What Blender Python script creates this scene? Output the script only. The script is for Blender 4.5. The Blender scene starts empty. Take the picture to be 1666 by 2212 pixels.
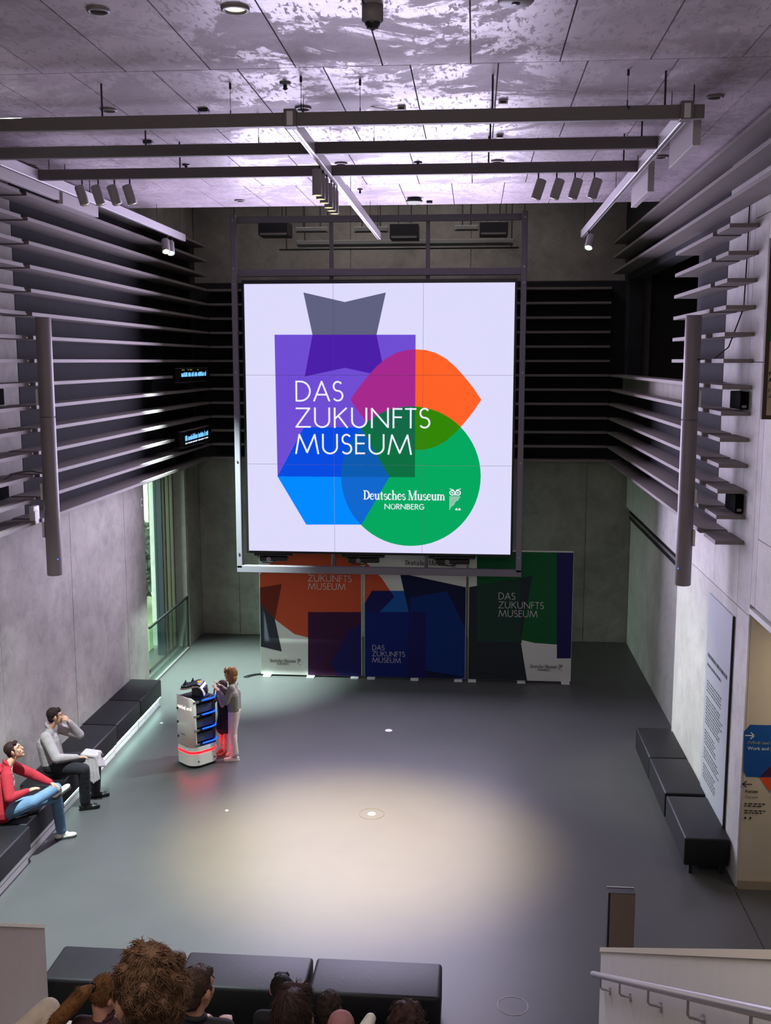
import bpy, bmesh, math, random
import numpy as np
from mathutils import Vector, Matrix, noise as mnoise

random.seed(7); np.random.seed(7)
C = bpy.context.scene.collection
SC = bpy.context.scene

# ------------------------------------------------------------------ camera, world, lights, exposure
FPX, CAMH = 2250.0, 6.0                      # focal length in pixels of the 1666 x 2212 frame, eye height above the hall floor
PITCH = math.atan(326 / FPX)
YAW = math.atan(192 * math.cos(PITCH) / FPX)
cd = bpy.data.cameras.new('camera'); cam = bpy.data.objects.new('camera', cd); C.objects.link(cam)
cam.location = (0, 0, CAMH)
cam.rotation_euler = (math.pi / 2 - PITCH, 0, YAW)
cd.sensor_fit = 'VERTICAL'; cd.sensor_height = 36.0; cd.lens = 36.0 * FPX / 2212; cd.clip_end = 200; cd.clip_start = 0.05
SC.camera = cam
SC.view_settings.view_transform = 'Standard'; SC.view_settings.look = 'None'
SC.view_settings.exposure = 0.0; SC.view_settings.gamma = 1.0; SC.view_settings.use_curve_mapping = False
try:
    SC.cycles.use_denoising = True; SC.cycles.max_bounces = 8; SC.cycles.diffuse_bounces = 5
    SC.cycles.glossy_bounces = 4; SC.cycles.transmission_bounces = 6; SC.cycles.sample_clamp_indirect = 6.0
    SC.cycles.caustics_reflective = False; SC.cycles.caustics_refractive = False
except Exception: pass

w = bpy.data.worlds.new('overcast_sky'); SC.world = w; w.use_nodes = True
w.node_tree.nodes['Background'].inputs[0].default_value = (0.78, 1.0, 0.92, 1)
w.node_tree.nodes['Background'].inputs[1].default_value = 9.0

def lin(c):
    c = [x / 255.0 for x in c]
    return tuple((x / 12.92 if x <= 0.04045 else ((x + 0.055) / 1.055) ** 2.4) for x in c)
def aim(o, target):
    d = Vector(target) - o.location
    o.rotation_euler = d.to_track_quat('-Z', 'Y').to_euler()
def area(name, loc, target, sx, sy, power, col, spread=math.pi):
    l = bpy.data.lights.new(name, 'AREA'); l.shape = 'RECTANGLE'; l.size = sx; l.size_y = sy; l.energy = power; l.color = col
    l.spread = spread
    o = bpy.data.objects.new(name, l); C.objects.link(o); o.location = loc; aim(o, target); return o
def spot(name, loc, target, power, col, deg, blend=1.0, rad=0.06):
    l = bpy.data.lights.new(name, 'SPOT'); l.energy = power; l.color = col; l.spot_size = math.radians(deg); l.spot_blend = blend
    l.shadow_soft_size = rad
    o = bpy.data.objects.new(name, l); C.objects.link(o); o.location = loc; aim(o, target); return o

# light the LED wall sends into the hall (at its face), track spots, passage lamp, added fill lamps for left floor, tiers and void
area('screen_light', (-1.74, 18.45, 4.9), (-1.74, 0, 4.9), 4.8, 4.8, 900, (0.79, 0.71, 1.0))
spot('spot_light_floor', (-1.66, 12.3, 7.52), (-1.45, 12.3, 0), 10800, (1.0, 0.74, 0.22), 42, 1.0, 0.2)
spot('spot_light_left_a', (-4.95, 17.1, 7.58), (-4.75, 18.9, 0), 15000, (0.78, 1.0, 0.96), 40, 1.0, 0.05)
spot('spot_light_left_b', (-4.95, 17.42, 7.58), (3.05, 14.4, 0.9), 3000, (0.84, 1.0, 0.76), 26, 1.0, 0.05)
spot('spot_light_right', (1.7, 17.1, 7.58), (-4.6, 15.0, 0.4), 3000, (0.80, 1.0, 0.94), 22, 1.0, 0.05)
spot('left_floor_fill', (-4.2, 9.6, 8.38), (-4.6, 10.2, 0), 7500, (0.84, 0.98, 1.0), 64, 1.0, 0.08)  # added cool fill for the near left floor, no fitting modelled here
area('passage_light', (4.1, 10.6, 3.1), (4.3, 11.5, 0.9), 0.5, 0.5, 16, (1.0, 0.86, 0.66))
area('tier_fill', (-1.3, 3.0, 8.3), (-1.3, 6.0, 0), 4.0, 4.0, 230, (1.0, 0.88, 0.80))  # unseen broad fill lamp, added to lift the tiers and flank walls
area('void_fill', (-1.5, 20.0, 9.7), (-1.5, 20.6, 0), 5.0, 1.2, 60, (1.0, 0.92, 0.92))  # added lamp under the roof that brightens the dark zone behind the screen

# ------------------------------------------------------------------ frame -> room helpers
_s, _c = math.sin, math.cos
FW = Vector((-_s(YAW) * _c(PITCH), _c(YAW) * _c(PITCH), -_s(PITCH)))
RT = Vector((_c(YAW), _s(YAW), 0)); UP = Vector((-_s(YAW) * _s(PITCH), _c(YAW) * _s(PITCH), _c(PITCH)))
def ray(x, y): return FW * FPX + RT * (x - 833) + UP * (1106 - y)
EYE = Vector((0, 0, CAMH))
def onz(x, y, z): d = ray(x, y); return EYE + d * ((z - CAMH) / d.z)
def ony(x, y, Y): d = ray(x, y); return EYE + d * (Y / d.y)
def onx(x, y, X): d = ray(x, y); return EYE + d * (X / d.x)

# ------------------------------------------------------------------ materials
MATS = {}
def mat(name, rgb, rough=0.6, metal=0.0, var=0.0, scale=6.0, bump=0.0, bscale=40.0, spec=0.5, emit=None, estr=1.0, coat=0.0, stretch=None):
    if name in MATS: return MATS[name]
    m = bpy.data.materials.new(name); m.use_nodes = True; nt = m.node_tree; N = nt.nodes; L = nt.links
    b = N['Principled BSDF']; col = lin(rgb) + (1,)
    b.inputs['Base Color'].default_value = col; b.inputs['Roughness'].default_value = rough; b.inputs['Metallic'].default_value = metal
    b.inputs['Specular IOR Level'].default_value = spec; b.inputs['Coat Weight'].default_value = coat
    if var > 0 or bump > 0:
        tc = N.new('ShaderNodeTexCoord'); src = tc.outputs['Object']
        if stretch:
            mp = N.new('ShaderNodeMapping'); mp.inputs['Scale'].default_value = stretch; L.new(src, mp.inputs[0]); src = mp.outputs[0]
    if var > 0:
        n1 = N.new('ShaderNodeTexNoise'); n1.inputs['Scale'].default_value = scale; n1.inputs['Detail'].default_value = 8; n1.inputs['Roughness'].default_value = 0.65
        L.new(src, n1.inputs['Vector'])
        r = N.new('ShaderNodeMapRange'); r.inputs[1].default_value = 0.3; r.inputs[2].default_value = 0.7
        r.inputs[3].default_value = 1 - var; r.inputs[4].default_value = 1 + var; L.new(n1.outputs[0], r.inputs[0])
        mx = N.new('ShaderNodeMix'); mx.data_type = 'RGBA'; mx.blend_type = 'MULTIPLY'; mx.inputs['Factor'].default_value = 1
        mx.inputs['A'].default_value = col; L.new(r.outputs[0], mx.inputs['B']); L.new(mx.outputs['Result'], b.inputs['Base Color'])
    if bump > 0:
        n2 = N.new('ShaderNodeTexNoise'); n2.inputs['Scale'].default_value = bscale; n2.inputs['Detail'].default_value = 6; L.new(src, n2.inputs['Vector'])
        bp = N.new('ShaderNodeBump'); bp.inputs['Strength'].default_value = bump; bp.inputs['Distance'].default_value = 0.01
        L.new(n2.outputs[0], bp.inputs['Height']); L.new(bp.outputs[0], b.inputs['Normal'])
    if emit is not None:
        b.inputs['Emission Color'].default_value = lin(emit) + (1,); b.inputs['Emission Strength'].default_value = estr
    MATS[name] = m; return m

def concrete(name, rgb, rough=0.75, stain=0.35, gloss=False):
    """cast concrete: cloudy tone, darker stains, pinholes; with gloss: a worn sealer that shines in patches"""
    m = bpy.data.materials.new(name); m.use_nodes = True; nt = m.node_tree; N = nt.nodes; L = nt.links; b = N['Principled BSDF']
    tc = N.new('ShaderNodeTexCoord')
    oi = N.new('ShaderNodeObjectInfo')
    def nz(scale, detail, rgh, dist=0.0, sc=(1, 1, 1)):
        mp = N.new('ShaderNodeMapping'); mp.inputs['Scale'].default_value = sc; L.new(tc.outputs['Object'], mp.inputs[0])
        n = N.new('ShaderNodeTexNoise'); n.inputs['Scale'].default_value = scale; n.inputs['Detail'].default_value = detail
        n.inputs['Roughness'].default_value = rgh; n.inputs['Distortion'].default_value = dist; L.new(mp.outputs[0], n.inputs['Vector']); return n.outputs[0]
    def rng(s, a, b_, c, d):
        r = N.new('ShaderNodeMapRange'); r.inputs[1].default_value = a; r.inputs[2].default_value = b_; r.inputs[3].default_value = c; r.inputs[4].default_value = d
        L.new(s, r.inputs[0]); return r.outputs[0]
    def mul(a, c):
        k = N.new('ShaderNodeMath'); k.operation = 'MULTIPLY'; L.new(a, k.inputs[0])
        if isinstance(c, float): k.inputs[1].default_value = c
        else: L.new(c, k.inputs[1])
        return k.outputs[0]
    f = mul(rng(nz(0.9, 9, 0.62), 0.3, 0.7, 1 - stain * 0.6, 1 + stain * 0.5), rng(nz(3.5, 10, 0.7, 0.6), 0.28, 0.55, 1 - stain * 0.5, 1.05))
    f = mul(f, rng(nz(38, 4, 0.6), 0.3, 0.45, 0.86, 1.0))
    f = mul(f, rng(oi.outputs['Random'], 0, 1, 0.93, 1.06))
    cc = N.new('ShaderNodeMix'); cc.data_type = 'RGBA'; cc.blend_type = 'MULTIPLY'; cc.inputs['Factor'].default_value = 1
    cc.inputs['A'].default_value = lin(rgb) + (1,); L.new(f, cc.inputs['B'])
    if gloss:
        patch = rng(nz(0.8, 14, 0.78, 0.5), 0.47, 0.495, 0, 1)
        fleck = rng(nz(26.0, 4, 0.6, 0.2, (1.0, 0.3, 1.0)), 0.57, 0.60, 1, 0)
        g = mul(patch, fleck)
        L.new(rng(g, 0, 1, 0.58, 0.37), b.inputs['Roughness']); L.new(rng(g, 0, 1, 0.25, 0.60), b.inputs['Specular IOR Level'])
        c2 = N.new('ShaderNodeMix'); c2.data_type = 'RGBA'; c2.blend_type = 'MULTIPLY'; c2.inputs['Factor'].default_value = 1
        L.new(cc.outputs['Result'], c2.inputs['A']); L.new(rng(g, 0, 1, 0.78, 1.06), c2.inputs['B']); L.new(c2.outputs['Result'], b.inputs['Base Color'])
    else:
        b.inputs['Roughness'].default_value = rough; L.new(cc.outputs['Result'], b.inputs['Base Color'])
    bp = N.new('ShaderNodeBump'); bp.inputs['Strength'].default_value = 0.12; bp.inputs['Distance'].default_value = 0.01
    L.new(nz(22, 7, 0.6), bp.inputs['Height']); L.new(bp.outputs[0], b.inputs['Normal'])
    MATS[name] = m; return m

def emis(name, rgb, strength=1.0):
    if name in MATS: return MATS[name]
    m = bpy.data.materials.new(name); m.use_nodes = True; nt = m.node_tree; nt.nodes.clear()
    o = nt.nodes.new('ShaderNodeOutputMaterial'); e = nt.nodes.new('ShaderNodeEmission')
    e.inputs[0].default_value = lin(rgb) + (1,); e.inputs[1].default_value = strength; nt.links.new(e.outputs[0], o.inputs[0])
    MATS[name] = m; return m
def glass(name, rgb=(238, 249, 244), rough=0.0):
    m = bpy.data.materials.new(name); m.use_nodes = True; nt = m.node_tree; nt.nodes.clear()
    o = nt.nodes.new('ShaderNodeOutputMaterial'); g = nt.nodes.new('ShaderNodeBsdfGlossy'); t = nt.nodes.new('ShaderNodeBsdfTransparent')
    g.inputs['Roughness'].default_value = rough; t.inputs[0].default_value = lin(rgb) + (1,)
    fr = nt.nodes.new('ShaderNodeFresnel'); ge = nt.nodes.new('ShaderNodeNewGeometry'); mr = nt.nodes.new('ShaderNodeMapRange')   # same reflection on both faces of the pane
    mr.inputs[3].default_value = 1.45; mr.inputs[4].default_value = 1 / 1.45; nt.links.new(ge.outputs['Backfacing'], mr.inputs[0]); nt.links.new(mr.outputs[0], fr.inputs[0])
    mx = nt.nodes.new('ShaderNodeMixShader'); nt.links.new(fr.outputs[0], mx.inputs[0]); nt.links.new(t.outputs[0], mx.inputs[1]); nt.links.new(g.outputs[0], mx.inputs[2])
    nt.links.new(mx.outputs[0], o.inputs[0]); MATS[name] = m; return m

CONC = concrete('concrete_wall', (148, 143, 136), stain=.5)
CONC_R = concrete('plastered_concrete', (196, 194, 190), stain=0.3)
CONC_C = concrete('sealed_concrete', (190, 176, 186), stain=0.4, gloss=True)
FLOOR = mat('grey_resin_floor', (79, 80, 79), 0.40, var=0.06, scale=1.2, bump=0.02, bscale=60, spec=0.26)
DARKW = mat('dark_fleece', (38, 37, 42), 0.95, var=0.15, scale=3)
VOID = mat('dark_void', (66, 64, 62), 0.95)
SLAT = mat('grey_slat', (122, 114, 112), 0.7, var=0.06, scale=3)
BEAM = mat('beam_grey', (104, 99, 96), 0.6, var=0.05, scale=4)
TRACK = mat('track_white', (205, 200, 205), 0.35, spec=0.6)
STEEL = mat('frame_steel', (118, 114, 122), 0.55, metal=0.2)
BLACKM = mat('black_metal', (24, 24, 27), 0.5)
BLACKP = mat('black_plastic', (14, 14, 17), 0.35)
WHITEM = mat('white_metal', (225, 225, 222), 0.45)
LEATH = mat('black_leatherette', (21, 21, 24), 0.52, var=0.2, scale=9, bump=0.12, bscale=30, spec=0.34)
ALU = mat('brushed_aluminium', (170, 168, 165), 0.32, metal=0.9)
CAP = mat('fixture_grey', (120, 116, 116), 0.5)
TRANSP = glass('clear_glass'); WINGL = glass('window_glass', (244, 252, 247))

# ------------------------------------------------------------------ mesh building
ORG = {}
class MB:
    def __init__(s): s.v = []; s.f = []; s.m = []; s.s = []
    def add(s, vs, fs, mi=0, sm=False):
        o = len(s.v); s.v += [tuple(v) for v in vs]
        for f in fs: s.f.append([i + o for i in f]); s.m.append(mi); s.s.append(sm)
        return s
    def box(s, x0, x1, y0, y1, z0, z1, mi=0):
        return s.add([(x0, y0, z0), (x1, y0, z0), (x1, y1, z0), (x0, y1, z0), (x0, y0, z1), (x1, y0, z1), (x1, y1, z1), (x0, y1, z1)],
                     [(0, 3, 2, 1), (4, 5, 6, 7), (0, 1, 5, 4), (1, 2, 6, 5), (2, 3, 7, 6), (3, 0, 4, 7)], mi)
    def rbox(s, x0, x1, y0, y1, z0, z1, r=0.01, seg=2, mi=0):
        bm = bmesh.new(); bmesh.ops.create_cube(bm, size=1)
        for v in bm.verts: v.co = Vector(((x0 + x1) / 2 + v.co.x * (x1 - x0), (y0 + y1) / 2 + v.co.y * (y1 - y0), (z0 + z1) / 2 + v.co.z * (z1 - z0)))
        bmesh.ops.bevel(bm, geom=bm.edges[:], offset=r, segments=seg, profile=0.5, affect='EDGES')
        bm.verts.index_update()
        s.add([v.co[:] for v in bm.verts], [[v.index for v in f.verts] for f in bm.faces], mi, seg > 1); bm.free(); return s
    def cyl(s, p0, p1, r0, r1=None, n=16, mi=0, caps=True, sm=True):
        p0 = Vector(p0); p1 = Vector(p1); r1 = r0 if r1 is None else r1
        a = (p1 - p0).normalized(); u = a.orthogonal().normalized(); w_ = a.cross(u)
        vs = []
        for p, r in ((p0, r0), (p1, r1)):
            for k in range(n):
                t = 2 * math.pi * k / n; vs.append(p + (u * math.cos(t) + w_ * math.sin(t)) * r)
        fs = [(k, (k + 1) % n, n + (k + 1) % n, n + k) for k in range(n)]
        s.add(vs, fs, mi, sm)
        if caps: s.add(vs[:n], [tuple(range(n - 1, -1, -1))], mi); s.add(vs[n:], [tuple(range(n))], mi)
        return s
    def lathe(s, c, prof, n=24, mi=0, axis=(0, 0, 1)):
        c = Vector(c); a = Vector(axis).normalized(); u = a.orthogonal().normalized(); w_ = a.cross(u); vs = []
        for r, h in prof:
            for k in range(n):
                t = 2 * math.pi * k / n; vs.append(c + a * h + (u * math.cos(t) + w_ * math.sin(t)) * r)
        fs = [(j * n + k, j * n + (k + 1) % n, (j + 1) * n + (k + 1) % n, (j + 1) * n + k) for j in range(len(prof) - 1) for k in range(n)]
        return s.add(vs, fs, mi, True)
    def tube(s, path, r, n=8, mi=0):
        P = [Vector(p) for p in path]; vs = []; u = None
        for i, p in enumerate(P):
            a = (P[min(i + 1, len(P) - 1)] - P[max(i - 1, 0)]).normalized()
            u = a.orthogonal().normalized() if u is None else (u - a * u.dot(a)).normalized(); w_ = a.cross(u)
            for k in range(n):
                t = 2 * math.pi * k / n; vs.append(p + (u * math.cos(t) + w_ * math.sin(t)) * r)
        fs = [(j * n + k, j * n + (k + 1) % n, (j + 1) * n + (k + 1) % n, (j + 1) * n + k) for j in range(len(P) - 1) for k in range(n)]
        s.add(vs, fs, mi, True); s.add(vs[:n], [tuple(range(n - 1, -1, -1))], mi); s.add(vs[-n:], [tuple(range(n))], mi); return s
    def ell(s, c, ax, nu=20, nv=12, mi=0):
        c = Vector(c); X, Y, Z = [Vector(a) for a in ax]; vs = []
        for j in range(nv + 1):
            ph = math.pi * j / nv
            for k in range(nu):
                t = 2 * math.pi * k / nu; vs.append(c + X * (math.sin(ph) * math.cos(t)) + Y * (math.sin(ph) * math.sin(t)) + Z * math.cos(ph))
        fs = [(j * nu + k, (j + 1) * nu + k, (j + 1) * nu + (k + 1) % nu, j * nu + (k + 1) % nu) for j in range(nv) for k in range(nu)]
        return s.add(vs, fs, mi, True)
    def flat(s, poly, o, u, v, mi=0):
        o = Vector(o); u = Vector(u); v = Vector(v)
        return s.add([o + u * a + v * b for a, b in poly], [tuple(range(len(poly)))], mi)
    def prism(s, poly, o, u, v, d, mi=0, sm=False):
        o = Vector(o); u = Vector(u); v = Vector(v); d = Vector(d); n = len(poly)
        vs = [o + u * a + v * b for a, b in poly]; vs += [p + d for p in vs]
        s.add(vs[:n], [tuple(range(n))], mi); s.add(vs[n:], [tuple(range(n - 1, -1, -1))], mi)
        return s.add(vs, [(k, (k + 1) % n, n + (k + 1) % n, n + k) for k in range(n)], mi, sm)
    def build(s, name, mats, parent=None, local=False):
        me = bpy.data.meshes.new(name); off = Vector((0, 0, 0)) if (local or parent is None) else ORG[parent.name]
        me.from_pydata([tuple(Vector(v) - off) for v in s.v], [], s.f)
        for m in (mats if isinstance(mats, (list, tuple)) else [mats]): me.materials.append(m)
        me.polygons.foreach_set('material_index', s.m); me.polygons.foreach_set('use_smooth', s.s); me.validate(); me.update()
        bm = bmesh.new(); bm.from_mesh(me); bmesh.ops.recalc_face_normals(bm, faces=bm.faces); bm.to_mesh(me); bm.free()
        o = bpy.data.objects.new(name, me); C.objects.link(o)
        if parent is not None: o.parent = parent; ORG[o.name] = ORG[parent.name]
        else: ORG[o.name] = Vector((0, 0, 0))
        return o
def tag(o, label, cat, group=None, kind=None):
    o['label'] = label; o['category'] = cat
    if group: o['group'] = group
    if kind: o['kind'] = kind
    return o
def thing(name, label, cat, loc=(0, 0, 0), rotz=0.0, group=None):
    o = bpy.data.objects.new(name, None); C.objects.link(o); o.location = loc; o.rotation_euler = (0, 0, rotz); o.empty_display_size = 0.2
    ORG[o.name] = Vector(loc); return tag(o, label, cat, group)
def struct(name, mb, mats, label=None):
    o = mb.build(name, mats); o['kind'] = 'structure'
    if label: o['label'] = label
    return o
def dup(root, loc, rotz=None, label=None, group=None):
    r = root.copy(); C.objects.link(r); r.location = loc; ORG[r.name] = Vector(loc)
    if rotz is not None: r.rotation_euler = (0, 0, rotz)
    if label: r['label'] = label
    if group: r['group'] = group
    for ch in list(root.children):
        c = ch.copy(); C.objects.link(c); c.parent = r
        for g in ch.children:
            d = g.copy(); C.objects.link(d); d.parent = c
    return r

# ------------------------------------------------------------------ lettering: geometric sans capitals drawn as strokes
def arc(cx, cy, rx, ry, a0, a1, n=14):
    return [(cx + rx * math.cos(math.radians(a0 + (a1 - a0) * k / n)), cy + ry * math.sin(math.radians(a0 + (a1 - a0) * k / n))) for k in range(n + 1)]
SANS = {
 'D': (.74, [[(.04, 0), (.04, 1)], [(.04, 1), (.24, 1)] + arc(.24, .5, .46, .5, 90, -90) + [(.04, 0)]]),
 'A': (.74, [[(.0, 0), (.37, 1), (.74, 0)], [(.12, .32), (.62, .32)]]),
 'S': (.50, [arc(.25, .755, .2, .235, 40, 255, 14) + arc(.25, .265, .23, .255, 80, -140, 14)]),
 'Z': (.72, [[(.04, .98), (.67, .98), (.03, .02), (.7, .02)]]),
 'U': (.78, [[(.05, 1), (.05, .36)] + arc(.39, .36, .34, .35, 180, 360) + [(.73, 1)]]),
 'K': (.66, [[(.05, 0), (.05, 1)], [(.6, 1), (.06, .45)], [(.22, .6), (.64, 0)]]),
 'N': (.86, [[(.05, 0), (.05, .98), (.81, .02), (.81, 1)]]),
 'F': (.46, [[(.05, 0), (.05, 1)], [(.05, .97), (.44, .97)], [(.05, .54), (.42, .54)]]),
 'T': (.48, [[(.0, .97), (.48, .97)], [(.24, 0), (.24, 1)]]),
 'M': (1.12, [[(.02, 0), (.19, .98), (.56, .06), (.93, .98), (1.10, 0)]]),
 'E': (.48, [[(.05, 0), (.05, 1)], [(.05, .97), (.45, .97)], [(.05, .54), (.43, .54)], [(.05, .03), (.45, .03)]]),
 'R': (.54, [[(.05, 0), (.05, 1)], [(.05, .97), (.25, .97)] + arc(.25, .73, .22, .24, 90, -90) + [(.05, .49)], [(.24, .49), (.52, 0)]]),
 'B': (.52, [[(.05, 0), (.05, 1)], [(.05, .97), (.22, .97)] + arc(.22, .76, .19, .21, 90, -90) + [(.05, .55)], [(.22, .55)] + arc(.24, .29, .24, .26, 90, -90) + [(.05, .03)]]),
 'G': (.78, [arc(.42, .5, .38, .49, 45, 330, 20) + [(.78, .45), (.45, .45)]]),
 'Ü': (.74, [[(.05, .8), (.05, .33)] + arc(.37, .33, .32, .32, 180, 360) + [(.69, .8)], [(.2, .93), (.28, .93)], [(.46, .93), (.54, .93)]]),
 ' ': (.3, []),
}
def quads(pl, w_):
    out = []
    for (ax, ay), (bx, by) in zip(pl[:-1], pl[1:]):
        dx, dy = bx - ax, by - ay; l = math.hypot(dx, dy) or 1; dx /= l; dy /= l
        e = w_ * .32; nx, ny = -dy * w_ / 2, dx * w_ / 2; ax2, ay2, bx2, by2 = ax - dx * e, ay - dy * e, bx + dx * e, by + dy * e
        out.append([(ax2 + nx, ay2 + ny), (ax2 - nx, ay2 - ny), (bx2 - nx, by2 - ny), (bx2 + nx, by2 + ny)])
    return out
def sans(text, wt=.075, track=.13):
    x = 0; out = []
    for ch in text:
        adv, pls = SANS[ch]
        for pl in pls: out += [[(a + x, b) for a, b in q] for q in quads(pl, wt)]
        x += adv + track
    return out, x - track
def _serif_glyphs():
    T, t, h = .15, .055, .64
    def st(x, y0, y1, wd=T): return [(x, y0), (x + wd, y0), (x + wd, y1), (x, y1)]
    def sf(x, y, wd=.26): return [(x, y), (x + wd, y), (x + wd, y + t), (x, y + t)]
    def bow(cx, cy, rx, ry, a0, a1, wmid, wend, n=12):
        out = []; pts = arc(cx, cy, rx, ry, a0, a1, n)
        for k in range(n):
            f = math.sin(math.pi * (k + .5) / n); out += quads(pts[k:k + 2], wend + (wmid - wend) * f)
        return out
    G = {}
    G['D'] = (.74, [st(.09, 0, 1), sf(.0, 0, .3), sf(.0, 1 - t, .3)] + bow(.24, .5, .4, .47, 90, -90, .17, t))
    G['e'] = (.5, bow(.25, .32, .2, .3, 20, 320, .13, t, 16) + [[(.08, .33), (.44, .33), (.44, .33 + t), (.08, .33 + t)]])
    G['u'] = (.62, [st(.06, .12, h), sf(.0, h - t, .2), st(.38, 0, h), sf(.33, h - t, .18), sf(.42, 0, .18)] + quads(arc(.26, .16, .13, .13, 180, 330, 8), .09))
    G['t'] = (.4, [st(.1, .1, .84), [(.0, h - t), (.34, h - t), (.34, h), (.0, h)]] + quads(arc(.24, .14, .08, .11, 200, 320, 6), .08))
    G['s'] = (.44, bow(.2, .46, .13, .15, 30, 260, .1, .06, 10) + bow(.22, .18, .15, .16, 80, -150, .11, .06, 10))
    G['c'] = (.48, bow(.26, .32, .2, .3, 45, 315, .14, .05, 14))
    G['h'] = (.62, [st(.06, 0, 1.02), sf(.0, 0), st(.38, 0, .45), sf(.33, 0), sf(.0, .98, .14)] + quads(arc(.3, .45, .15, .15, 170, 0, 8), .09))
    G['m'] = (.92, [st(.06, 0, h), sf(.0, 0, .25), sf(.0, h - t, .15), st(.37, 0, .45), sf(.32, 0, .24), st(.68, 0, .45), sf(.63, 0, .24)] + quads(arc(.3, .45, .14, .15, 170, 0, 8), .09) + quads(arc(.61, .45, .14, .15, 170, 0, 8), .09))
    G['M'] = (1.02, [st(.12, 0, 1, t), sf(.0, 0, .28), sf(.0, 1 - t, .2), st(.76, 0, 1, .16), sf(.68, 0, .32), sf(.84, 1 - t, .18)] + quads([(.17, 1), (.48, .03)], .15) + quads([(.48, .03), (.8, 1)], .06))
    G[' '] = (.24, [])
    return G
SERIF = _serif_glyphs()
def serif(text, track=-.01):
    x = 0; out = []
    for ch in text:
        adv, qs = SERIF[ch]; out += [[(a + x, b) for a, b in q] for q in qs]; x += adv + track
    return out, x
def owl():
    """the museum's emblem: round eyes with brows, a tapering body of small scales, two feet (unit height 1)"""
    out = []
    for cx in (.13, .38):
        out += quads(arc(cx, .80, .105, .105, 0, 360, 18), .045); out.append(arc(cx, .80, .04, .04, 0, 330, 10))
    out += [[(.0, .98), (.2, .90), (.2, .94), (.02, 1.0)], [(.52, .98), (.3, .90), (.3, .94), (.5, 1.0)], [(.22, .72), (.29, .72), (.255, .66)]]
    for r in range(11):
        y = .60 - r * .056; wmax = .54 * (1 - r / 11.5); n = max(1, int(wmax / .062))
        for k in range(n):
            x = k * .062 + (.02 if r % 2 else 0); out.append([(x, y), (x + .05, y), (x + .025, y + .05)])
    for x in (.27, .40): out.append([(x, .0)] + [(x + .11, .0)] + arc(x + .055, .0, .055, .1, 0, 180, 8)[1:-1])
    return out
def put(mb, qs, o, u, v, size, mi=0, dx=0.0, dy=0.0):
    nn = Vector(u).cross(Vector(v)).normalized()
    for k, q in enumerate(qs): mb.flat([(a * size + dx, b * size + dy) for a, b in q], Vector(o) + nn * (k % 3) * .0003, u, v, mi)
def line_on(mb, qw, x0, yb, x1, cap, Y, mi=0):
    """lettering QW laid on the upright plane y = Y, filling the given stretch of it"""
    qs, wd = qw; o = ony(x0, yb, Y); sx = (ony(x1, yb, Y).x - o.x) / wd; sz = ony(x0, yb - cap, Y).z - o.z
    for k, q in enumerate(qs): mb.flat([(a, b) for a, b in q], o + Vector((0, -.0003 * (k % 3), 0)), (sx, 0, 0), (0, 0, sz), mi)
_fc = {}
def fontmesh(body):
    """flat outline of BODY in Blender's built-in sans, capital height about 0.73"""
    if body not in _fc:
        cu = bpy.data.curves.new('t', 'FONT'); cu.body = body; cu.size = 1; cu.resolution_u = 2
        ob = bpy.data.objects.new('t', cu); C.objects.link(ob); bpy.context.view_layer.update()
        me = bpy.data.meshes.new_from_object(ob.evaluated_get(bpy.context.evaluated_depsgraph_get()))
        _fc[body] = ([v.co[:2] for v in me.vertices], [list(p.vertices) for p in me.polygons])
        bpy.data.objects.remove(ob); bpy.data.meshes.remove(me)
    return _fc[body]
def fput(mb, body, o, u, v, size, mi=0, bold=0.0):
    vs, fs = fontmesh(body); o = Vector(o); u = Vector(u); v = Vector(v)
    for d in ((0.0,) if not bold else (-bold, 0, bold)):
        mb.add([o + u * (a * size + d) + v * (b * size) for a, b in vs], fs, mi)
def clip(poly, clipper):
    """Sutherland-Hodgman: POLY cut to the convex CLIPPER (either winding)"""
    ar = sum(a[0] * b[1] - b[0] * a[1] for a, b in zip(clipper, clipper[1:] + clipper[:1]))
    cl = clipper if ar > 0 else clipper[::-1]; out = list(poly)
    for (ax, ay), (bx, by) in zip(cl, cl[1:] + cl[:1]):
        inp, out = out, []
        if not inp: break
        side = lambda p: (bx - ax) * (p[1] - ay) - (by - ay) * (p[0] - ax)
        for k, p in enumerate(inp):
            q = inp[k - 1]; sp, sq = side(p), side(q)
            if (sp >= 0) != (sq >= 0):
                t = sq / (sq - sp); out.append((q[0] + (p[0] - q[0]) * t, q[1] + (p[1] - q[1]) * t))
            if sp >= 0: out.append(p)
    return out

# ================================================================== THE HALL
LX, RX, RF, BY, ZC = -5.95, 3.07, 3.33, 22.14, 8.45          # wall faces, back wall, ceiling
LEV = [3.96 + .2917 * i for i in range(13)]                  # slat heights
UPL = [7.75, 8.05, 8.34]

fl = struct('floor', MB().box(-6.6, 7.2, -5, 22.8, -.25, 0), FLOOR)
MB().box(3.045, 3.057, 2.0, 11.5, .0005, .002).build('floor_joint', BLACKM, fl)

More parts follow.
